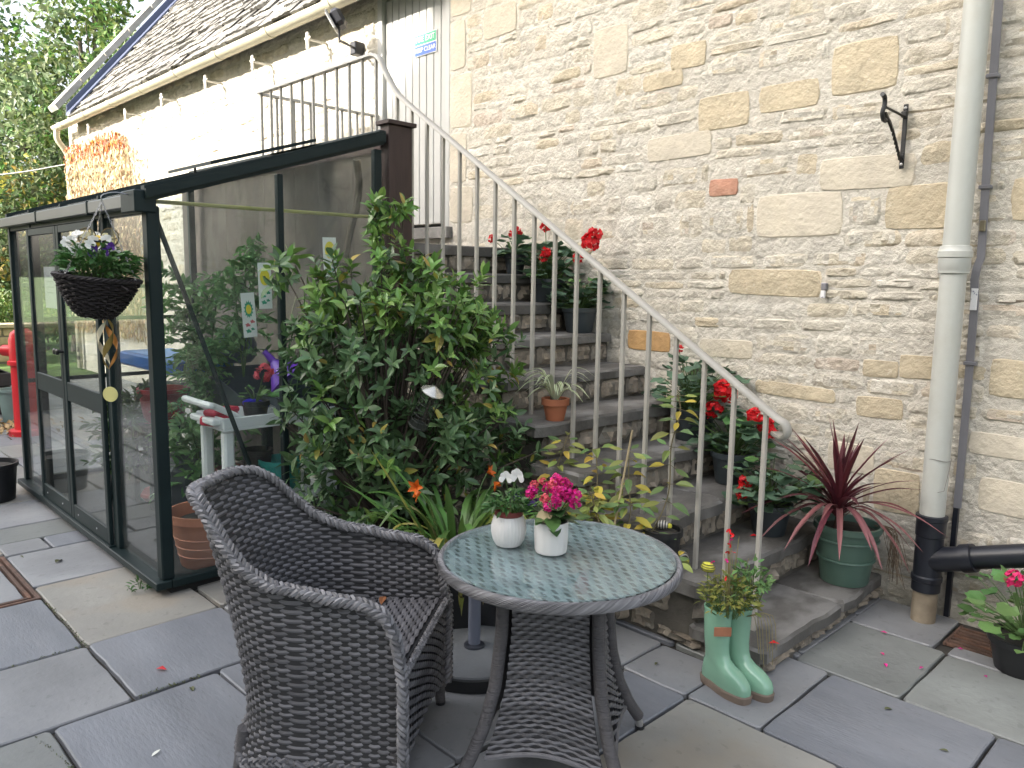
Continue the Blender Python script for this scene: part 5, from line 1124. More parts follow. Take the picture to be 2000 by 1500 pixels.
def bigpot(name, label, loc, r, h, m_, **k): return pot(name, label, loc, r, h, m_, .9, **k)
bigpot('bush_tub', 'large dark plastic tub holding the evergreen bush', (BU.x, BU.y, 0), .27, .36, blackpot, taper=.8)
bigpot('low_tub', 'dark round tub of trailing leaves behind the wicker chair', (-2.92, 1.93, 0), .21, .30, blackpot)
lowp = thing('trailing_shrub', 'low trailing shrub spilling from the tub behind the wicker chair', 'shrub', (-2.92, 1.93, .27)); P = Pieces(); st = MB()
for q in range(46):
    a = rn.uniform(0, 6.28); rr = rn.uniform(.03, .27); p = V((math.cos(a) * rr, math.sin(a) * rr, rn.uniform(.02, .2) - .25 * max(0, rr - .17))); rosette(p, V((math.cos(a), math.sin(a), .6)), rn.randint(4, 7), rn.uniform(.06, .09), bl1 if rn.random() < .65 else bl2); st.tube([(0, 0, 0), (p.x * .6, p.y * .6, p.z + .04), tuple(p)], .003, 4)
st.build('stem', stemM, lowp); P.emit(lowp, 'leaf', 120, 'foliage', V(lowp.location))
# ---- strap-leaved plant with orange flowers
def blade_mb(pts, w0, fold=.25, tip=.0, n=14, up=V((0, 0, 1)), wpk=.35):
    sp = spline(pts, n); vs = []; fs = []
    for i, p in enumerate(sp):
        t = (sp[min(i + 1, n)] - sp[max(i - 1, 0)]).normalized(); s = t.cross(up); s = s.normalized() if s.length > 1e-4 else V((1, 0, 0)); nn = s.cross(t); q = i / n; hw = w0 * .5 * (interp([(0, .55), (wpk, 1), (.75, .75), (1, .03)], q)); vs += [p - s * hw + nn * fold * hw, p, p + s * hw + nn * fold * hw]
    for i in range(n): q = i * 3; fs += [(q, q + 1, q + 4, q + 3), (q + 1, q + 2, q + 5, q + 4)]
    return MB().add(vs, fs)
def strap(t, n, L_, w_, mats, seed, droop=(.2, 1.3), part='leaf', rise=1.0, z0=0, r0=.03, fold=.25, nseg=14, asel=None):
    rn = random.Random(seed)
    for i in range(n):
        a = rn.uniform(0, 6.28) if asel is None else asel(rn); l = L_ * rn.uniform(.65, 1.15); dr = rn.uniform(*droop); o = V((math.cos(a), math.sin(a), 0)); el = rise * rn.uniform(.55, 1.1)
        p0 = o * r0 * rn.random() + V((0, 0, z0)); d = (o * (1 - .5 * el) + V((0, 0, el))).normalized(); p1 = p0 + d * l * .45; p2 = p1 + (d * (1 - dr * .5) + o * .4 * dr - V((0, 0, .6 * dr))).normalized() * l * .32; p3 = p2 + (d * (1 - dr) + o * .3 * dr - V((0, 0, 1.2 * dr))).normalized() * l * .28
        blade_mb([p0, p1, p2, p3], w_ * rn.uniform(.7, 1.2), fold, n=nseg).build(part, rn.choice(mats), t)
strM = mat('strap_leaf', (.10, .2, .05), .42, .15, 8, rand=.35, hue=.02, trans=.22); strY = mat('strap_leaf_yellow', (.26, .27, .06), .45, .3, 6, rand=.3, hue=.03, trans=.22, patch=((.4, .35, .2), 8, .7))
CR = (-2.66, 2.27, 0)
bigpot('strap_leaf_pot', 'large black pot holding the strap-leaved plant behind the table', CR, .23, .33, blackpot, taper=.82)
cr = thing('strap_leaved_plant', 'arching strap-leaved plant with orange flowers behind the table', 'plant', (CR[0], CR[1], .29))
strap(cr, 90, .58, .03, [strM, strM, strM, strM, strY], 3, (.1, 1.1), r0=.16); 
strap(cr, 9, .42, .028, [strY], 9, (1.1, 1.7), r0=.2, asel=lambda r: r.uniform(-1.9, -.3), rise=.8)
orM = mat('orange_petal', (.62, .13, .015), .5, .15, 20, rand=.2, trans=.25)
def trumpet(t, p, d, s, m_, nm='flower'):
    for k in range(5):
        a = 2 * PI * k / 5; dd = V(d).normalized(); s1 = dd.orthogonal().normalized(); s2 = dd.cross(s1); o = s1 * math.cos(a) + s2 * math.sin(a); link(nm, ORP, t, basis=frame(p, dd + o * .7, o * -1 + dd, s))
ORP = LEAF[1].mesh('flower', orM)
for (wx, wy, wz, d) in ((-2.60, 1.99, .72, (.5, -.6, .2)), (-2.58, 2.0, .70, (-.5, -.5, -.2)), (-2.70, 2.49, .68, (.5, .3, .3)), (-2.66, 2.50, .645, (.6, .2, -.5))):
    p = V((wx, wy, wz)) - V(cr.location); trumpet(cr, p, d, .05, orM); MB().tube(spline([(p.x * .3, p.y * .3, .0), (p.x * .7, p.y * .7, p.z * .75), tuple(p)], 8), .0025, 5).build('stem', stemM, cr)
# ---- geraniums on the steps
gerL = mat('geranium_leaf', (.085, .155, .092), .55, .15, 12, rand=.3, hue=.015, trans=.15, patch=((.05, .085, .06), 14, .5))
gerL2 = mat('geranium_leaf_bright', (.10, .2, .06), .55, .15, 12, rand=.3, hue=.02, trans=.2)
redF = mat('scarlet_petal', (.62, .008, .015), .55, .12, 30, rand=.25, trans=.2); pinkF = mat('pink_petal', (.62, .02, .14), .55, .12, 30, rand=.25, trans=.2); salF = mat('salmon_petal', (.70, .12, .16), .55, .12, 30, rand=.25, trans=.2); magF = mat('magenta_petal', (.62, .015, .22), .55, .12, 30, rand=.3, hue=.015, trans=.2)
def head_mb(seed, n=46):
    rn = random.Random(seed); mb = MB()
    for i in range(n):
        d = rdir(rn, .25); p = d * .42 * rn.uniform(.8, 1.1); M = frame(p, rdir(rn), d, .3 * rn.uniform(.8, 1.2)); n_ = 6; vs = [(0, 0, 0)] + [(.5 * math.cos(2 * PI * k / n_) * (1 + .25 * math.cos(3 * k)), .5 * math.sin(2 * PI * k / n_), .12) for k in range(n_)]; mb.add([M @ V(v) for v in vs], [(0, k + 1, (k + 1) % n_ + 1) for k in range(n_)])
    return mb
HEADS = [head_mb(i) for i in range(3)]; HC = {}
def head(t, p, s, m_, k=0):
    key = (k % 3, m_.name)
    if key not in HC: HC[key] = HEADS[k % 3].mesh('flower_head', m_, smooth=False)
    return link('flower_head', HC[key], t, basis=Matrix.Translation(p) @ Matrix.Rotation(k * 1.7, 4, 'Z') @ Matrix.Scale(s, 4))
def geranium(label, base, r, h, nl, heads, seed, lm=gerL, hm=redF, lean=(0, 0), ls=.088, group='geraniums on the steps'):
    rn = random.Random(seed); t = thing('geranium', label, 'plant', base, 0, group); st = MB()
    P = Pieces()
    for i in range(nl):
        a = rn.uniform(0, 6.28); q = rn.random() ** .6; z = h * rn.uniform(.15, 1) * (1 - .3 * q); p = V((lean[0] * z + r * q * math.cos(a), lean[1] * z + r * q * math.sin(a), z)); s0 = V((p.x * .15, p.y * .15, z * .3))
        st.tube([tuple(s0), tuple((s0 + p) / 2 + V((0, 0, .015))), tuple(p)], .0022, 4); o = V((math.cos(a), math.sin(a), rn.uniform(-.35, .35)))
        P.add(rn.choice(GLEAF), lm if rn.random() < .93 else gerL2, frame(p, o, V((0, 0, 1)) + o * .7 + rdir(rn) * .3, ls * rn.uniform(.6, 1.25)))
    for k, (x, y, z, s) in enumerate(heads):
        p = V((x, y, z)) - V(base); head(t, p, s * 1.25, hm, k + seed); st.tube(spline([(p.x * .2, p.y * .2, .0), (p.x * .6, p.y * .6, p.z * .6), tuple(p)], 6), .0028, 5)
    for k in range(4): a = rn.uniform(0, 6.28); st.tube([(0, 0, -.03), (.03 * math.cos(a), .03 * math.sin(a), h * .35), (.06 * math.cos(a), .06 * math.sin(a), h * .7)], .006, 5)
    st.build('stem', stemM, t); P.emit(t, 'leaf', 60, 'foliage', V(base)); return t
GP = [('on the top step', (-4.03, 3.97), 9, .07, .13), ('on the second step from the top', (-3.70, 3.96), 8, .105, .145), ('on the third step from the top', (-3.40, 3.96), 7, .105, .15), ('on the fourth step from the bottom', (-2.48, 3.93), 4, .12, .17), ('on the third step from the bottom', (-2.17, 3.86), 3, .105, .16), ('on the second step from the bottom', (-1.87, 3.74), 2, .10, .15)]
for (lb, (x, y), k, r, h) in GP: pot('geranium_pot', 'dark slate plastic pot of red geraniums ' + lb, (x, y, zk(k)), r * 1.08, h * 1.1, greyplas, .9, 'geranium pots on the steps', taper=.76)
b0 = lambda i: (GP[i][1][0], GP[i][1][1], zk(GP[i][2]) + GP[i][4] * .85)
geranium('sparse red geranium in the narrow pot on the top step', b0(0), .13, .17, 34, [(-4.16, 3.86, 1.90, .05), (-4.0, 3.96, 1.95, .055), (-4.04, 3.94, 1.93, .04)], 1)
geranium('bushy red geranium on the second step from the top', b0(1), .19, .32, 95, [(-3.70, 3.93, 1.97, .06), (-3.57, 3.80, 1.79, .055), (-3.59, 3.80, 1.76, .05), (-3.30, 3.93, 1.86, .10), (-3.28, 3.95, 1.90, .08), (-3.36, 3.88, 1.755, .06)], 2)
geranium('leafy geranium without open flowers on the third step from the top', b0(2), .19, .27, 90, [], 3)
geranium('tall red geranium with two big heads on the fourth step', b0(3), .23, .36, 105, [(-2.63, 3.98, 1.215, .045), (-2.25, 3.86, 1.02, .085), (-2.22, 3.88, .985, .075), (-2.29, 3.84, .90, .085), (-2.25, 3.85, .99, .07)], 4)
geranium('red geranium under the end of the handrail', b0(4), .2, .3, 85, [(-2.04, 3.84, .90, .07), (-1.98, 3.85, .86, .075), (-1.94, 3.85, .82, .055)], 5)
geranium('red geranium half hidden behind the red cordyline', b0(5), .22, .3, 95, [(-1.92, 3.56, .60, .06), (-1.93, 3.55, .55, .055)], 6)
rp_ = pot('geranium_pot', 'black pot at the right edge below the pipe branch', (-.70, 3.74, 0), .13, .15, blackpot, .9)
geranium('pink geranium with bright green leaves at the right edge', (-.70, 3.74, .13), .25, .3, 80, [(-.74, 3.64, .42, .06), (-.66, 3.7, .47, .045)], 7, gerL2, pinkF, ls=.07)
for (x, y, z) in ((-.80, 3.68, .44), (-.66, 3.66, .46)): pass
t = geranium('single salmon-pink geranium in the pot on the trolley', (-4.15, 2.03, .90), .09, .12, 7, [(-4.13, 2.08, 1.06, .085)], 8, gerL2, salF, ls=.07, group=None)
t = thing('seedling', 'small green seedlings in the back pot on the trolley', 'plant', (-4.15, 2.25, .88)); tuft(t, (0, 0, 0), .06, .05, 30, violaL, 6, .03, 20)
# ---- cordyline in the green tub
gtub = mat('green_tub_plastic', (.085, .15, .12), .45, .08, 4, stain=(.06, .11, .08), samt=.3)
CO = (-1.52, 3.88, zk(1))
t = pot('green_tub', 'green ribbed plastic tub holding the red cordyline on the bottom step', CO, .155, .30, gtub, .9, taper=.74)
for k in range(2): MB().lathe([(.137 + .014 * k, .12 + .1 * k), (.141 + .014 * k, .124 + .1 * k), (.139 + .014 * k, .130 + .1 * k)], 28).build('ring', gtub, t)
co = thing('red_cordyline', 'spiky burgundy cordyline with drooping lower leaves on the bottom step', 'plant', (CO[0] - .03, CO[1] - .06, CO[2] + .27))
cm1 = mat('burgundy_leaf', (.115, .028, .036), .42, .15, 8, rand=.35, hue=.012, trans=.15, stretch=(3, 3, .4)); cm2 = mat('dusty_pink_leaf', (.22, .085, .085), .5, .2, 8, rand=.3, hue=.012, trans=.15)
MB().tube([(0, 0, -.02), (.01, 0, .06), (.015, 0, .14)], [.022, .02, .012], 10).build('stem', mat('cordyline_stem', (.08, .05, .04), .8), co)
rn = random.Random(12)
for i in range(64):
    f = i / 64; a = i * 2.39996; o = V((math.cos(a), math.sin(a), 0)); el = math.radians(-38 + 118 * f + rn.uniform(-9, 9)); l = rn.uniform(.36, .50) * (1 - .12 * (f > .85))
    if o.y > .55: l *= .45 if el < .8 else .8
    z0 = .06 + .09 * f; d = o * math.cos(el) + V((0, 0, math.sin(el))); up0 = (o * math.cos(max(el, .25) + .3) + V((0, 0, math.sin(max(el, .25) + .3)))); p0 = o * .012 + V((0, 0, z0)); p1 = p0 + up0 * l * .28; p2 = p1 + d * l * .4; p3 = p2 + (d - V((0, 0, .55 * (1 - f)))).normalized() * l * .38
    blade_mb([p0, p1, p2, p3], (.031 * rn.uniform(.8, 1.15)), .35, n=12, wpk=.4).build('leaf', cm2 if (f < .38 and rn.random() < .65) else cm1, co)
dead = thing('dry_grass', 'dry brown strands hanging from the green tub against the wall', 'dead leaves', (-1.40, 3.99, .38))
rn = random.Random(3); mb = MB()
for i in range(26): mb.tube(spline([(rn.uniform(-.03, .02), rn.uniform(-.02, .02), .03), (.04 + rn.uniform(-.02, .05), rn.uniform(-.04, .03), .0), (.08 + rn.uniform(-.04, .06), rn.uniform(-.05, .03), -.12 - rn.random() * .14)], 6), .0016, 3)
mb.build('strands', mat('dry_straw', (.14, .10, .065), .8, rand=.3), dead)['kind'] = 'stuff'
# ---- spider plant
SP = (-2.70, 2.97, zk(5))
pot('terracotta_pot', 'small terracotta pot of the spider plant on the fifth step', SP, .066, .115, terra, .9, taper=.72, rimh=.035)
spd = thing('spider_plant', 'variegated spider plant in the small terracotta pot', 'plant', (SP[0], SP[1], SP[2] + .10))
vg = mat('spider_green', (.22, .30, .12), .45, .15, 8, rand=.2, trans=.2); vgw = mat('spider_cream', (.6, .63, .45), .45, .1, 8, rand=.15, trans=.2)
rn = random.Random(9)
for i in range(30):
    a = rn.uniform(0, 6.28); o = V((math.cos(a), math.sin(a), 0)); l = rn.uniform(.17, .27); e = rn.uniform(.5, 1.3); p1 = o * l * .3 + V((0, 0, l * .55 * e)); p2 = p1 + o * l * .3 + V((0, 0, l * .12 * (e - .5))); p3 = p2 + o * l * .3 - V((0, 0, l * .2)); lf = blade_mb([o * .01, p1, p2, p3], .017, .3, n=8).build('leaf', vgw, spd); blade_mb([o * .01 + V((0, 0, .001)), p1 + V((0, 0, .0015)), p2 + V((0, 0, .0015)), p3 + V((0, 0, .001))], .007, .2, n=8).build('green_stripe', vg, lf)
# ---- table pots
TP1, TP2 = V((-1.795, 1.758, TZ + .002)), V((-1.655, 1.815, TZ + .002))
cer = mat('white_ceramic', (.62, .61, .60), .28, .04, 3, coat=.3)
t = thing('viola_pot', 'round white ribbed pot with a brown inner pot on the table', 'plant pot', TP1)
MB().lathe([(.032, 0), (.042, .003), (.052, .02), (.0585, .048), (.058, .072), (.05, .098), (.0475, .103), (.044, .103), (.046, .095), (.05, .05), (.001, .012)], 120, lobes=30, la=.014).build('pot', cer, t)
MB().lathe([(.04, .06), (.0455, .104), (.048, .106), (.0485, .121), (.044, .121), (.042, .108), (.001, .107)], 28).build('inner_pot', mat('oxblood_plastic', (.16, .03, .025), .45), t)
vp = thing('viola_plant', 'bushy viola with two white flowers in the round white pot', 'plant', TP1 + V((0, 0, .105))); tuft(vp, (0, 0, 0), .065, .085, 230, violaL, 14, .026, 70)
vf = VIO.mesh('white_flower', petW)
for (x, y, z, q) in ((-.005, -.012, .125, 0), (.022, .012, .135, 1), (.024, .014, .128, 2)): link('flower', vf, vp, basis=frame((x, y, z), (0, .1, 1), (.6, -.7, .3), .048)); MB().tube([(0, 0, .05), (x, y, z)], .0012, 4).build('stem', stemM, vp)
t = thing('kalanchoe_pot', 'straight white ceramic pot with soft flutes on the table', 'plant pot', TP2)
MB().lathe([(.046, 0), (.0505, .003), (.053, .012), (.0555, .06), (.0555, .103), (.053, .105), (.0505, .103), (.05, .05), (.001, .01)], 84, lobes=14, la=.011).build('pot', cer, t); MB().lathe([(.048, .085), (.03, .09), (.001, .092)], 20).build('compost', soil, t)
kp = thing('kalanchoe', 'magenta-flowered kalanchoe with broad leaves in the straight white pot', 'plant', TP2 + V((0, 0, .09)))
kl = mat('succulent_leaf', (.06, .13, .04), .35, .15, 8, rand=.25, hue=.015, trans=.1); rn = random.Random(4); KL = leaf_mb(.62, .15, .25, 5, .1, .55)
km = KL.mesh('leaf', kl)
for i in range(20): a = rn.uniform(0, 6.28); e = rn.uniform(-.1, .8); link('leaf', km, kp, basis=frame((.01 * math.cos(a), .01 * math.sin(a), rn.uniform(.0, .05)), (math.cos(a), math.sin(a), e), (-.3 * math.cos(a), -.3 * math.sin(a), 1), rn.uniform(.06, .10)))
link('dry_leaf', KL.mesh('dry_leaf', mat('dry_cream_leaf', (.5, .4, .25), .7)), kp, basis=frame((-.02, -.055, .015), (.6, .4, .6), (.5, -.8, .3), .07)); st = MB()
for i in range(30):
    a = rn.uniform(0, 6.28); q = rn.random() ** .5 * .085; p = V((q * math.cos(a), q * math.sin(a), .115 + rn.uniform(-.02, .045) - q * .25)); head(kp, p, rn.uniform(.026, .038), magF if rn.random() < .85 else salF, i); st.tube([(p.x * .2, p.y * .2, .02), tuple(p)], .0012, 4)
st.build('stem', stemM, kp)
# ---- climber with yellowing leaves on the handrail foot
clm = [mat('climber_leaf', (.22, .27, .07), .5, .15, 8, rand=.3, hue=.03, trans=.3), mat('climber_leaf_green', (.11, .19, .06), .5, .15, 8, rand=.3, hue=.02, trans=.25), mat('climber_leaf_gold', (.42, .33, .05), .5, .2, 8, rand=.25, hue=.02, trans=.3)]
cl = thing('yellowing_climber', 'yellowing clematis-like climber winding up the stair balusters', 'climbing plant', (-2.0, 2.72, 0)); st = MB(); P = Pieces(); rn = random.Random(16)
pot('climber_pot', 'black pot of the climber half hidden behind the table', (-2.42, 2.65, 0), .13, .24, blackpot, .9)
vines = [[(-.42, -.07, .22), (-.3, -.1, .42), (-.22, -.06, .56), (-.14, .02, .62), (-.05, .08, .6)], [(-.42, -.07, .22), (-.5, -.02, .5), (-.52, .08, .7), (-.5, .12, .84)], [(-.42, -.07, .22), (.0, .0, .38), (.03, .12, .5), (.05, .2, .66), (.02, .25, .86), (.06, .25, 1.02), (.04, .26, 1.10)], [(-.42, -.07, .22), (-.12, -.05, .4), (-.22, .0, .55), (-.25, .06, .68), (-.3, .1, .82)], [(-.42, -.07, .22), (-.06, -.04, .42), (-.05, .05, .55), (-.1, .1, .7), (-.12, .12, .84)], [(-.42, -.07, .22), (.05, -.08, .35), (.16, -.05, .42), (.24, .0, .45)], [(-.42, -.07, .22), (-.2, -.1, .38), (-.36, -.06, .5), (-.42, .0, .58)], [(-.42, -.07, .22), (-.1, -.1, .45), (-.16, -.06, .58), (-.2, -.05, .66)]]
for v in vines:
    sp_ = spline(v, 30); st.tube(sp_, .003, 5)
    for i in range(4, 31, 2):
        a = rn.uniform(0, 6.28)
        for k in range(3):
            aa = a + k * 2.1 + rn.uniform(-.3, .3); o = V((math.cos(aa), math.sin(aa), rn.uniform(-.4, .3))); pb_ = sp_[i] + o * .03; st.tube([tuple(sp_[i]), tuple(pb_)], .0014, 4); P.add(rn.choice(LEAF), rn.choice([clm[0], clm[0], clm[1], clm[2]]), frame(pb_, o, V((0, 0, 1)) + V((.3, -.5, 0)), rn.uniform(.055, .095)))
st.build('stem', mat('climber_stem', (.12, .1, .05), .7), cl); P.emit(cl, 'leaf', 200, 'foliage', V(cl.location))
tag(MB().tube([(-2.12, 2.66, .15), (-2.06, 2.78, .95)], .005, 6).build('bamboo_cane', mat('bamboo', (.36, .29, .17), .6)), 'pale bamboo cane supporting the yellowing climber', 'cane')
pot('snail_pot', 'small black pot on the end of the second step behind the table', (-1.95, 2.885, zk(2)), .085, .19, blackpot, .92, taper=.85)
t = thing('pansy_clump', 'dark purple pansies in the shade left of the climber', 'plant', (-2.66, 2.66, .40)); tuft(t, (0, 0, 0), .12, .12, 90, violaL, 22, .035, 30); rn = random.Random(2)
dp = VIO.mesh('flower', mat('deep_purple_petal', (.04, .012, .11), .55, trans=.15))
for i in range(14): a = rn.uniform(0, 6.28); q = rn.random() * .12; link('flower', dp, t, basis=frame((q * math.cos(a), q * math.sin(a), .1 + rn.uniform(0, .06)), rdir(rn, .6), (.6, -.7, .4), .045))
pot('pansy_pot', 'dark pot of purple pansies against the stair side', (-2.66, 2.64, 0), .13, .41, blackpot, .92, taper=.85)
# ---- striped ornaments
def bee_orn(label, loc, s, rz_):
    t = thing('striped_ornament', label, 'ornament', loc, rz_); n = 14; mb = MB(); mb2 = MB()
    for i in range(10):
        x0, x1 = -.5 + i * .1, -.5 + (i + 1) * .1; r = lambda x: .34 * math.sqrt(max(.02, 1 - (x / .52) ** 2)); (mb if i % 2 else mb2).lathe([(r(x0), x0), (r((x0 + x1) / 2), (x0 + x1) / 2), (r(x1), x1)], n)
    for m__ in (mb, mb2): m__.v = [(p[2] * s, p[0] * s, p[1] * s + .34 * s) for p in m__.v]
    mb.build('dark_stripe', mat('orn_black', (.02, .02, .02), .4), t); mb2.build('pale_stripe', mat('orn_pale', (.45, .43, .38), .5), t); h = MB().lathe([(.001, -.2), (.16, -.13), (.2, 0), (.16, .13), (.001, .2)], 14); h.v = [(p[0] * s + .55 * s, p[1] * s, p[2] * s + .3 * s) for p in h.v]; h.build('yellow_head', mat('orn_yellow', (.5, .48, .05), .4), t); return t
bee_orn('black and white striped ornament with yellow head on the second step', (-1.93, 3.02, zk(2)), .085, -.6)
bee_orn('dark striped bee ornament in the small black pot', (-1.95, 2.88, .5), .06, .5)
# ---- bird feeder in the bush
bf = thing('bird_feeder', 'tilted wire bird feeder with a silver cap hanging in the bush', 'bird feeder', (-2.86, 2.20, .93)); bf.rotation_euler = (.1, math.radians(28), .4); wr_ = mat('feeder_wire', (.03, .035, .03), .5, metal=.4)
mb = MB()
for k in range(7): mb.tube([(.045 * math.cos(2 * PI * q / 12), .045 * math.sin(2 * PI * q / 12), k * .03) for q in range(13)], .0016, 4, cap=False)
for k in range(10): mb.tube([(.045 * math.cos(2 * PI * k / 10), .045 * math.sin(2 * PI * k / 10), 0), (.045 * math.cos(2 * PI * k / 10), .045 * math.sin(2 * PI * k / 10), .18)], .0014, 4)
mb.build('wire_cage', wr_, bf); MB().lathe([(.001, .215), (.012, .212), (.055, .186), (.056, .182), (.001, .184)], 20).build('cap', mat('silver_cap', (.6, .58, .52), .25, metal=.8), bf); MB().lathe([(.046, 0), (.048, -.006), (.001, -.007)], 16).build('base_plate', wr_, bf)
# ---- boots planter
bootM = mat('mint_glaze', (.20, .38, .27), .22, .1, 4, coat=.5, stain=(.16, .31, .22), samt=.4); soleM = mat('boot_sole', (.17, .13, .10), .7, .2, 10, .3, 40)
def boot(t, ox, oy, rz_):
    mb = MB(); n = 28; prof = []
    lv = [(.022, -.070, .178, .050), (.035, -.072, .180, .050), (.055, -.071, .18, .05), (.075, -.068, .172, .049), (.09, -.065, .155, .047), (.105, -.063, .128, .045), (.12, -.062, .095, .043), (.14, -.062, .066, .042), (.165, -.064, .056, .044), (.20, -.067, .052, .049), (.25, -.070, .053, .053), (.30, -.072, .055, .055), (.335, -.073, .056, .056), (.345, -.075, .058, .058), (.352, -.074, .057, .057), (.352, -.066, .05, .05), (.30, -.06, .045, .046)]
    vs = []; fs = []
    for (z, b_, f_, w_) in lv:
        for k in range(n):
            a = 2 * PI * k / n; c, s = math.cos(a), math.sin(a); cx = (b_ + f_) / 2; hl = (f_ - b_) / 2; e = .68 if z < .11 else 1; x = cx + hl * math.copysign(abs(c) ** e, c); y = w_ * math.copysign(abs(s) ** e, s)
            if z < .12 and x > .02: y *= 1 + .12 * math.sin(min(1, (x - .02) / .1) * PI)
            if z < .12: y *= 1 - .12 * math.exp(-((x - .02) / .05) ** 2)
            vs.append((x, y, z))
    for i in range(len(lv) - 1):
        for k in range(n): fs.append((i * n + k, i * n + (k + 1) % n, i * n + n + (k + 1) % n, i * n + n + k))
    fs.append(tuple((len(lv) - 1) * n + k for k in range(n))); mb.add(vs, fs); M = Matrix.Translation((ox, oy, 0)) @ Matrix.Rotation(rz_, 4, 'Z'); M = M @ Matrix.Diagonal((.95, .84, .93, 1)); mb.v = [tuple(M @ V(p)) for p in mb.v]; o = mb.build('boot', bootM, t, sharp=60)
    so_ = MB(); vs = []
    for (z, g_) in ((0, .003), (.03, .007), (.035, .004)):
        for k in range(n):
            a = 2 * PI * k / n; c, s = math.cos(a), math.sin(a); x = .054 + (.124 + g_) * math.copysign(abs(c) ** .68, c); y = (.050 + g_) * math.copysign(abs(s) ** .68, s)
            if x > .02: y *= 1 + .12 * math.sin(min(1, (x - .02) / .1) * PI)
            y *= 1 - .12 * math.exp(-((x - .02) / .05) ** 2); vs.append((x, y, z))
    fs = [(i * n + k, i * n + (k + 1) % n, i * n + n + (k + 1) % n, i * n + n + k) for i in range(2) for k in range(n)] + [tuple(range(n - 1, -1, -1)), tuple(2 * n + k for k in range(n))]
    so_.add([M @ V(p) for p in vs], fs); so_.build('sole', soleM, o); MB().lathe([(.036, .288), (.03, .295), (.001, .297)], 16).build('compost', soil, o, loc=(ox - .008, oy, 0)); return o
bt = thing('boot_planter', 'pair of mint-green glazed wellington boots used as a planter', 'planter', (-1.52, 2.67, 0), math.radians(-13))
boot(bt, 0, 0, -.03); boot(bt, .03, .078, .06)
q = MB().box(-.001, .003, -.034, .034, -.019, .019, .001); o = q.build('name_tag', mat('clay_tag', (.36, .15, .08), .6, .15, 20), bt, loc=(.045, -.026, .25)); o.rotation_euler = (0, .02, -.55)
bp = thing('boot_plant', 'straggly yellow-green plant with tiny red flowers growing from the boots', 'plant', (-1.495, 2.70, .30)); byl = mat('boot_leaf', (.19, .21, .045), .5, .15, 8, rand=.35, hue=.03, trans=.25)
tuft(bp, (0, 0, 0), .11, .17, 380, byl, 31, .028, 90); tuft(bp, (.06, .05, .05), .07, .2, 120, gerL2, 33, .03, 30); rn = random.Random(6); st = MB(); fl_ = VIO.mesh('flower', redF); fl2 = VIO.mesh('flower', magF)
for i in range(18): a = rn.uniform(0, 6.28); q = rn.random() * .11; p = (q * math.cos(a), q * math.sin(a), rn.uniform(.18, .32)); st.tube([(p[0] * .4, p[1] * .4, 0), (p[0] * .7, p[1] * .7, p[2] * .6), p], .0012, 4); (link('flower', fl_ if i % 3 else fl2, bp, basis=frame(p, rdir(rn, .5), (.6, -.7, .4), .022)) if i < 9 else None)
for k in range(7): st.tube(spline([(.06, .02, 0), (.11 + k * .006, .0 + k * .012, .02), (.13 + k * .006, .01 + k * .012, -.12 - .03 * (k % 3))], 6), .0012, 4)
st.build('stem', mat('dry_stem', (.2, .17, .07), .7), bp)
yl = thing('yellow_leaf_ornament', 'yellow ribbed leaf ornament on a stick in the boots', 'ornament', (-1.57, 2.65, .30)); MB().tube([(0, 0, 0), (0, 0, .17)], .002, 4).build('stick', stemM, yl)
mb = MB().lathe([(.001, -.022), (.02, -.016), (.03, 0), (.02, .016), (.001, .022)], 16); mb.v = [(p[0], p[1] * .7, p[2] + .185) for p in mb.v]; mb.build('body', mat('orn_yellow', (.5, .48, .05)), yl)
for k in (-.014, -.005, .005, .014): MB().lathe([(.0305 * math.sqrt(1 - (k / .024) ** 2), k - .0015), (.0315 * math.sqrt(1 - (k / .024) ** 2), k), (.0305 * math.sqrt(1 - (k / .024) ** 2), k + .0015)], 16, (0, 0, .185), 1, .7).build('stripe', mat('orn_olive', (.12, .12, .02), .5), yl)
# ---- left edge pots, hydrant
bigpot('black_tub', 'black plastic tub on the paving at the left edge', (-6.42, 1.14, 0), .17, .27, blackpot, taper=.85)
hy = thing('red_hydrant', 'red metal standpipe seen through the end of the glasshouse', 'hydrant', (-8.9, 1.93, 0)); rdm = mat('hydrant_red', (.5, .012, .02), .4, .1, 4)
MB().lathe([(.17, 0), (.17, .05), (.115, .06), (.115, .7), (.14, .705), (.14, .74), (.12, .75), (.12, .95), (.10, 1.02), (.05, 1.06), (.001, 1.07)], 24).build('post', rdm, hy)
for s in (-1, 1): MB().tube([(.1 * s * .7, .1 * s * .7, .84), (.2 * s * .7, .2 * s * .7, .84)], [.06, .055], 12).build('outlet', rdm, hy)
pot('grey_green_pot', 'grey-green flower pot by the dark planter at the left edge', (-9.75, 2.02, 0), .17, .36, mat('grey_green_plastic', (.16, .23, .22), .5), .9); pot('dark_round_pot', 'dark round pot beside the grey-green pot at the left edge', (-9.9, 1.55, 0), .2, .24, greyplas, .9)
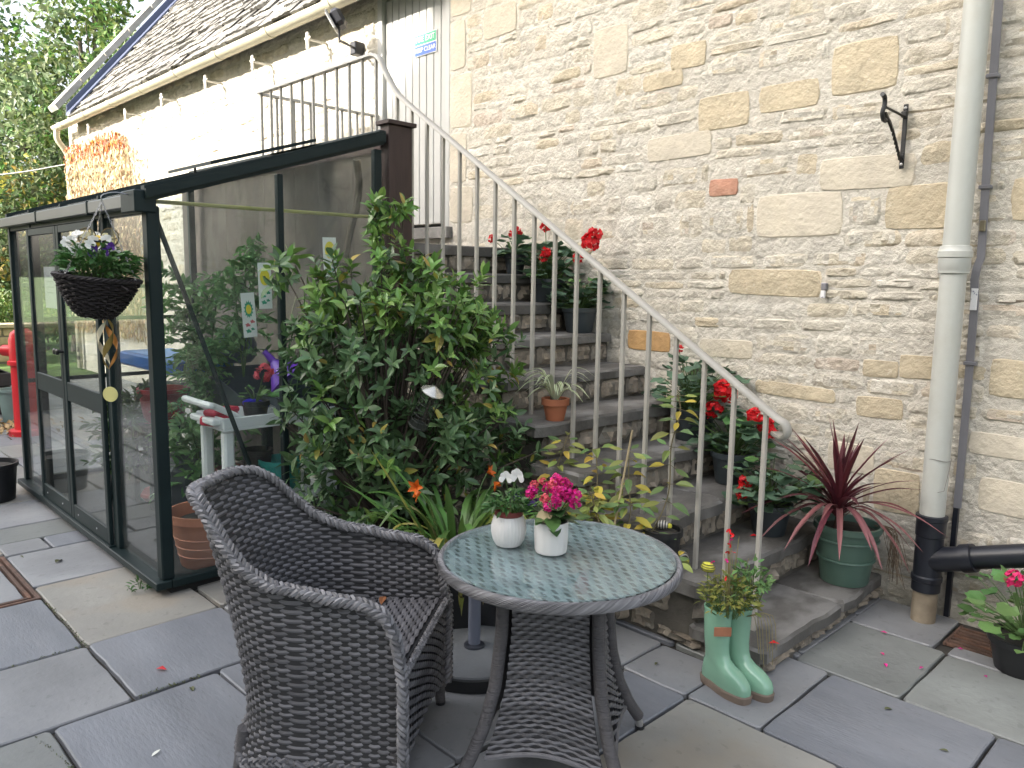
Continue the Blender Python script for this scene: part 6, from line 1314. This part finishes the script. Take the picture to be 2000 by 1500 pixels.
# ---- fallen leaves and petals
pet = LEAF3[1].mesh('fallen_petal', magF); rdp = LEAF3[1].mesh('fallen_petal', redF)
for (x, y, lb_) in ((-1.17, 3.45, 'pink petal, upper of the pair on the pale slab beside the bottom step'), (-1.12, 3.36, 'pink petal, lower of the pair on the pale slab beside the bottom step'), (-1.0, 3.42, 'pink petal at the right side of the pale slab beside the bottom step'), (-1.25, 3.66, 'pink petal at the back of the pale slab nearest the soil pipe'), (-.78, 3.55, 'pink petal on the slab in front of the drain grate'), (-.52, 3.36, 'pink petal at the right edge of the picture on grey paving'), (-.74, 3.7, 'pink petal beside the black geranium pot'), (-.95, 3.75, 'pink petal at the rim of the drain grate')):
    tag(link('fallen_petal', pet, None, basis=frame((x, y, .004), (rnd.uniform(-1, 1), rnd.uniform(-1, 1), .1), (0, 0, 1), rnd.uniform(.022, .035))), lb_, 'petal', 'pink petals on the paving')
for (x, y, z, lb) in ((-1.43, 2.92, zk(1), 'red petal on the edge of the bottom step'), (-3.15, 1.08, 0, 'dark pink petal on the grey-blue slab left of the chair'), (-1.9, 3.6, zk(2), 'red petal on the second step')):
    tag(link('fallen_petal', rdp, None, basis=frame((x, y, z + .006), (.6, .5, .15), (0, 0, 1), .045)), lb, 'petal')
bln = [LEAF[1].mesh('fallen_leaf', mat('brown_leaf', (.25, .10, .04))), LEAF[3].mesh('fallen_leaf', mat('tan_leaf', (.32, .22, .10), .7, .2, 8)), LEAF[3].mesh('fallen_leaf', mat('green_brown_leaf', (.09, .10, .04), .7, .2, 8)), LEAF[0].mesh('fallen_leaf', mat('pale_petal', (.65, .66, .6), .6))]
for (x, y, k, s, lb) in ((-2.83, 1.36, 1, .05, 'tan leaf on the slab just left of the chair'), (-2.88, 1.12, 2, .045, 'curled green-brown leaf on the slab left of the chair'), (-2.56, .85, 3, .035, 'white petal on the blue slab in front of the chair'), (-4.75, 1.12, 2, .07, 'dry twiggy leaf beside the inspection cover'), (-5.0, 1.0, 2, .03, 'tiny dark leaf by the inspection cover'), (-.98, 2.98, 2, .035, 'small dark leaf on the big blue slab'), (-.72, 2.86, 2, .03, 'small brown leaf near the right end of the blue slab'), (-.55, 3.72, 1, .06, 'tan leaf under the pink geranium'), (-.62, 3.8, 0, .06, 'brown leaf against the wall under the pink geranium'), (-1.78, 2.62, 2, .03, 'tiny dark leaf on the slab between table and stairs')):
    tag(link('fallen_leaf', bln[k], None, basis=frame((x, y, .004), (rnd.uniform(-1, 1), rnd.uniform(-1, 1), .12), (0, 0, 1), s)), lb, 'leaf')
lit = thing('leaf_litter', 'heap of dry brown leaves by the pots at the left edge', 'leaf litter', (-9.3, 1.7, 0)); mb = MB(); rn = random.Random(1)
for i in range(260):
    M = frame((rn.gauss(0, .25), rn.gauss(0, .3), rn.uniform(.005, .05)), rdir(rn), rdir(rn, 1.5), rn.uniform(.05, .09)); lf = rn.choice(LEAF3); mb.add([M @ V(v) for v in lf.v], lf.f)
mb.build('leaves', mat('tan_leaf', (.32, .22, .10)), lit, smooth=False)['kind'] = 'stuff'
for i, (x, y, lb) in enumerate(((-4.05, 1.33, 'small weed growing at the foot of the glasshouse corner'), (-1.47, 2.83, 'wisp of weed at the corner of the bottom step'))):
    t = thing('weed', lb, 'weed', (x, y, 0)); tuft(t, (0, 0, 0), .06 if i == 0 else .035, .05, 30, violaL, 50 + i, .03, 20)
# moss in the paving joints near the camera
ms = MB(); rn = random.Random(4)
for (a, b_, c, d) in ((-2.97, .6, -2.67, .64), (-2.672, .05, -2.672, .6), (-3.58, .65, -3.58, .94), (-4.2, .938, -3.6, .938), (-2.99, .95, -2.99, 1.2)):
    for i in range(70):
        t_ = rn.random(); p = (a + (c - a) * t_ + rn.gauss(0, .003), b_ + (d - b_) * t_ + rn.gauss(0, .003), -.006 + rn.random() * .008); M = frame(p, rdir(rn, .4), rdir(rn, .5), rn.uniform(.006, .013)); lf = LEAF3[0]; ms.add([M @ V(v) for v in lf.v], lf.f)
tag(ms.build('moss', mat('moss', (.10, .12, .05), .9, rand=.4, hue=.03), smooth=False), 'thin moss in the joints of the paving', 'moss', kind='stuff')
